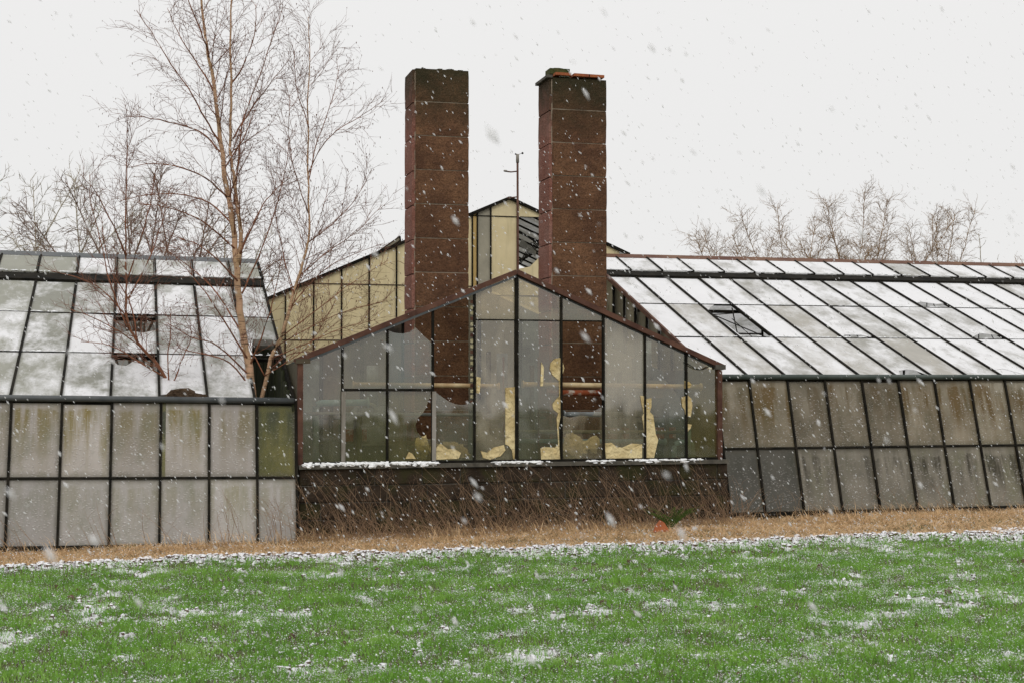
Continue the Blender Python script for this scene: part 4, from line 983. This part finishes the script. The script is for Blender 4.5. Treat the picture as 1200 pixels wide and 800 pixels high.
L_ = [((361, 205), (378, 170), (400, 150), (425, 135), (447, 120)), ((361, 215), (372, 165), (388, 120), (398, 78)), ((362, 150), (352, 120), (346, 92), (345, 60)),
      ((360, 285), (390, 262, .2), (415, 235, .3), (436, 200, .4)), ((352, 322), (385, 295, -.2), (420, 270, -.3), (448, 240, -.4)),
      ((340, 360), (375, 320, .2), (410, 300, .3), (450, 285, .4)), ((330, 395), (375, 360, -.2), (415, 330, -.3), (455, 305, -.4)),
      ((325, 405), (360, 385, .2), (405, 365, .3), (455, 352, .4)), ((318, 420), (360, 402, -.3), (400, 385, -.4), (440, 375, -.5)),
      ((345, 345), (330, 290, .2), (322, 240, .3), (325, 195, .4)), ((361, 250), (345, 200, -.3), (338, 150, -.4), (340, 110, -.5)),
      ((335, 380), (352, 330, .3), (368, 280, .4), (385, 220, .5)), ((310, 440), (335, 425, -.3), (365, 400, -.4), (395, 350, -.5)),
      ((310, 440), (290, 400, .3), (280, 370, .3), (262, 330, .4)), ((312, 435), (340, 415, .2), (362, 412, .3), (390, 408, .3))]
for q in L_: b2.limb(px(Y2, *q), .010, .003, 'branch', every=.17, subL=.62, twL=.28, twe=.075)
b2.done()
Y3 = 21.1
b3 = Tree('red_sapling', 'young reddish sapling growing through broken panes of the left roof', PY(200, 462, Y3), M['birch_limb'], M['twig'], M['birch_limb'], up=.6, dens=.9, tr=.0027, tk=1.35)
b3.limb(px(Y3, (203, 470), (198, 455), (185, 428), (160, 400), (149, 372), (148, 330), (147, 260), (149, 190), (149, 150)), .032, .004, 'trunk', every=.15, subL=.9, frm=.2)
L_ = [((150, 385), (136, 352), (126, 320), (116, 275), (106, 235), (105, 205)), ((162, 402), (150, 350, .2), (128, 310, .3), (118, 250, .4)), ((180, 420), (150, 395, -.3), (115, 375, -.4), (82, 362, -.4)),
      ((190, 440), (165, 425, -.3), (130, 405, -.3), (95, 400, -.4)), ((150, 350), (172, 310, .2), (190, 260, .3), (200, 220, .4)), ((148, 330), (165, 280, -.2), (178, 230, -.3), (182, 200, -.3)),
      ((148, 300), (128, 255, -.2), (112, 225, -.3), (95, 205, -.4)), ((198, 455), (196, 420, -.2), (200, 390, -.2), (199, 360, -.2)), ((200, 455), (212, 425, -.2), (222, 400, -.2), (224, 385, -.2)), ((149, 372), (120, 340, .1), (90, 325, .1), (60, 318, .2))]
for q in L_: b3.limb(px(Y3, *q), .013, .004, 'branch', every=.16, subL=.6, twL=.26, twe=.08)
b3.done()

def bush(name, label, bx_, ytop, Y, w_, n, m, seed, L, every=.5, tw=.5, twe=.2, spread=.6, tr=.006, group=None, zb=-.2, ck=False, r0=.05, up=.12):
    random.seed(seed); b0_ = PY(bx_, 450, Y); b0_[2] = zb
    tr_ = Tree(name, label, b0_, M[m], M[m], M[m], group=group, up=up, tr=tr, catkins=ck, ang=(32, 68))
    top = PY(bx_, ytop, Y)[2]
    for k in range(n):
        a = (k+.5)/n*2-1 + random.uniform(-.15, .15); hx = a*w_*.72; h_ = (top-zb)*(1-.30*abs(a)**1.8)*random.uniform(.86, 1.04); dy = random.uniform(-1, 1)
        st = b0_ + np.array([random.uniform(-.2, .2)+hx*.12, 0, 0])
        pts = [st, st+np.array([hx*.05, dy*.3, h_*.42]), st+np.array([hx*.34, dy*.7, h_*.63]), st+np.array([hx*.85, dy*.8, h_*.82]), st+np.array([hx*1.25, dy, h_*.97])]
        tr_.limb(pts, r0*random.uniform(.7, 1.2), .008, 'trunk' if k == 0 else 'branch', every=every, subL=L, twL=tw, twe=twe, frm=.45)
    tr_.done()
g = 'bare trees behind the ridges'
bush('bare_tree', 'faint pale bare tree at the far left edge behind the left ridge', -2, 150, 40, 4.0, 5, 'twig_far', 101, 1.5, .3, .5, .15)
bush('bare_tree', 'pale bare tree between the left edge tree and the dense purplish one', 52, 190, 41, 3.6, 5, 'twig_far', 102, 1.4, .3, .5, .15)
bush('bare_tree', 'pale bare tree partly behind the left flank of the dense purplish tree', 105, 205, 39, 3.2, 5, 'twig_far', 103, 1.3, .3, .5, .15)
bush('bare_tree', 'dense purplish bare tree behind the middle of the left ridge', 160, 178, 35, 3.6, 9, 'twig_bush', 104, 1.1, .22, .45, .10)
bush('bare_tree', 'bare purplish tree just left of the birch trunk, behind the ridge', 215, 200, 36, 2.6, 6, 'twig_bush', 105, 1.1, .26, .45, .12)
bush('bare_tree', 'low olive bare tree behind the roof end between birch stems', 262, 235, 39, 2.4, 5, 'twig_far', 106, 1.0, .3, .45, .14)
bush('bare_tree', 'low bare shrub furthest left of the trees behind the right ridge', 862, 248, 42, 3.2, 7, 'twig_far_r', 107, 1.2, .16, .5, .12, .75, ck=True, tr=.0045, r0=.03)
bush('bare_tree', 'wide olive brown bare tree at left of the trees behind the right ridge', 925, 226, 42, 4.2, 10, 'twig_far_r', 108, 1.2, .16, .5, .12, .75, ck=True, tr=.0045, r0=.03)
bush('bare_tree', 'tallest olive brown bare tree in the middle behind the right ridge', 1012, 210, 42, 4.6, 11, 'twig_far_r', 109, 1.2, .16, .5, .12, .75, ck=True, tr=.0045, r0=.03)
bush('bare_tree', 'finer bare tree at right of the trees behind the right ridge', 1100, 224, 42, 3.8, 10, 'twig_far_r', 110, 1.1, .16, .45, .12, .75, ck=True, tr=.0045, r0=.03)
bush('bare_tree', 'sparse low bare shrub at the right end behind the ridge', 1160, 268, 43, 2.4, 4, 'twig_far', 111, .8, .4, .35, .22, .8, tr=.006)

# ------------------------------------------------------------------ falling snow
n = 30000
P = np.stack([RNG.uniform(-6, 17, n), RNG.uniform(1.6, 20.0, n), RNG.uniform(-.1, 8.5, n)], -1)
k = (P[:, 0] > -.3*P[:, 1]-.5) & (P[:, 0] < .85*P[:, 1]+1) & (P[:, 2] < 2+.42*P[:, 1]) & (P[:, 2] > gz(P[:, 0])+.05); k &= (P[:, 2] < 4.6) | (RNG.random(n) < .35); P = P[k]
d_ = RNG.uniform(1.5, 4.5, 160); P = np.concatenate([P, np.stack([d_*RNG.uniform(-.1, .72, 160), d_, 1.9+d_*RNG.uniform(-.22, .28, 160)], -1)]); n = len(P)
ax = np.array([.62, .05, -.78])[None]+RNG.normal(0, .13, (n, 3)); ax /= np.linalg.norm(ax, axis=1, keepdims=True)
b1 = np.cross(ax, [0, 1, 0]); b1 /= np.linalg.norm(b1, axis=1, keepdims=True); b2_ = np.cross(ax, b1)
L = RNG.lognormal(math.log(.0085), .5, n)*np.clip(.55+P[:, 1]/15, .6, 1.6); L = np.minimum(L*1.15, .016); W = L*RNG.uniform(.26, .46, n)
V = np.stack([P+ax*L[:, None], P-ax*L[:, None], P+b1*W[:, None], P-b1*(W*RNG.uniform(.6, 1.2, n))[:, None], P+b2_*W[:, None]*.8, P-b2_*W[:, None]*.8], 1)
b = np.arange(n)[:, None]*6
Fc = np.concatenate([b+np.array([q]) for q in ([0, 2, 4], [0, 4, 3], [0, 3, 5], [0, 5, 2], [1, 4, 2], [1, 3, 4], [1, 5, 3], [1, 2, 5])], 0)
m, t, o = mat('snowflake'); d = nd(t, 'ShaderNodeBsdfDiffuse'); d.inputs[0].default_value = (.98, .98, .99, 1); q = nd(t, 'ShaderNodeBsdfTranslucent'); q.inputs[0].default_value = (.98, .98, .99, 1)
tp = nd(t, 'ShaderNodeBsdfTransparent'); t.links.new(shadermix(t, .5, shadermix(t, .5, d.outputs[0], q.outputs[0]), tp.outputs[0]), o.inputs[0])
tag(link('falling_snow', tri_mesh('falling_snow', V, Fc, m)), 'white snowflakes falling at a slant through the air before the glasshouses', 'snow', kind='stuff')
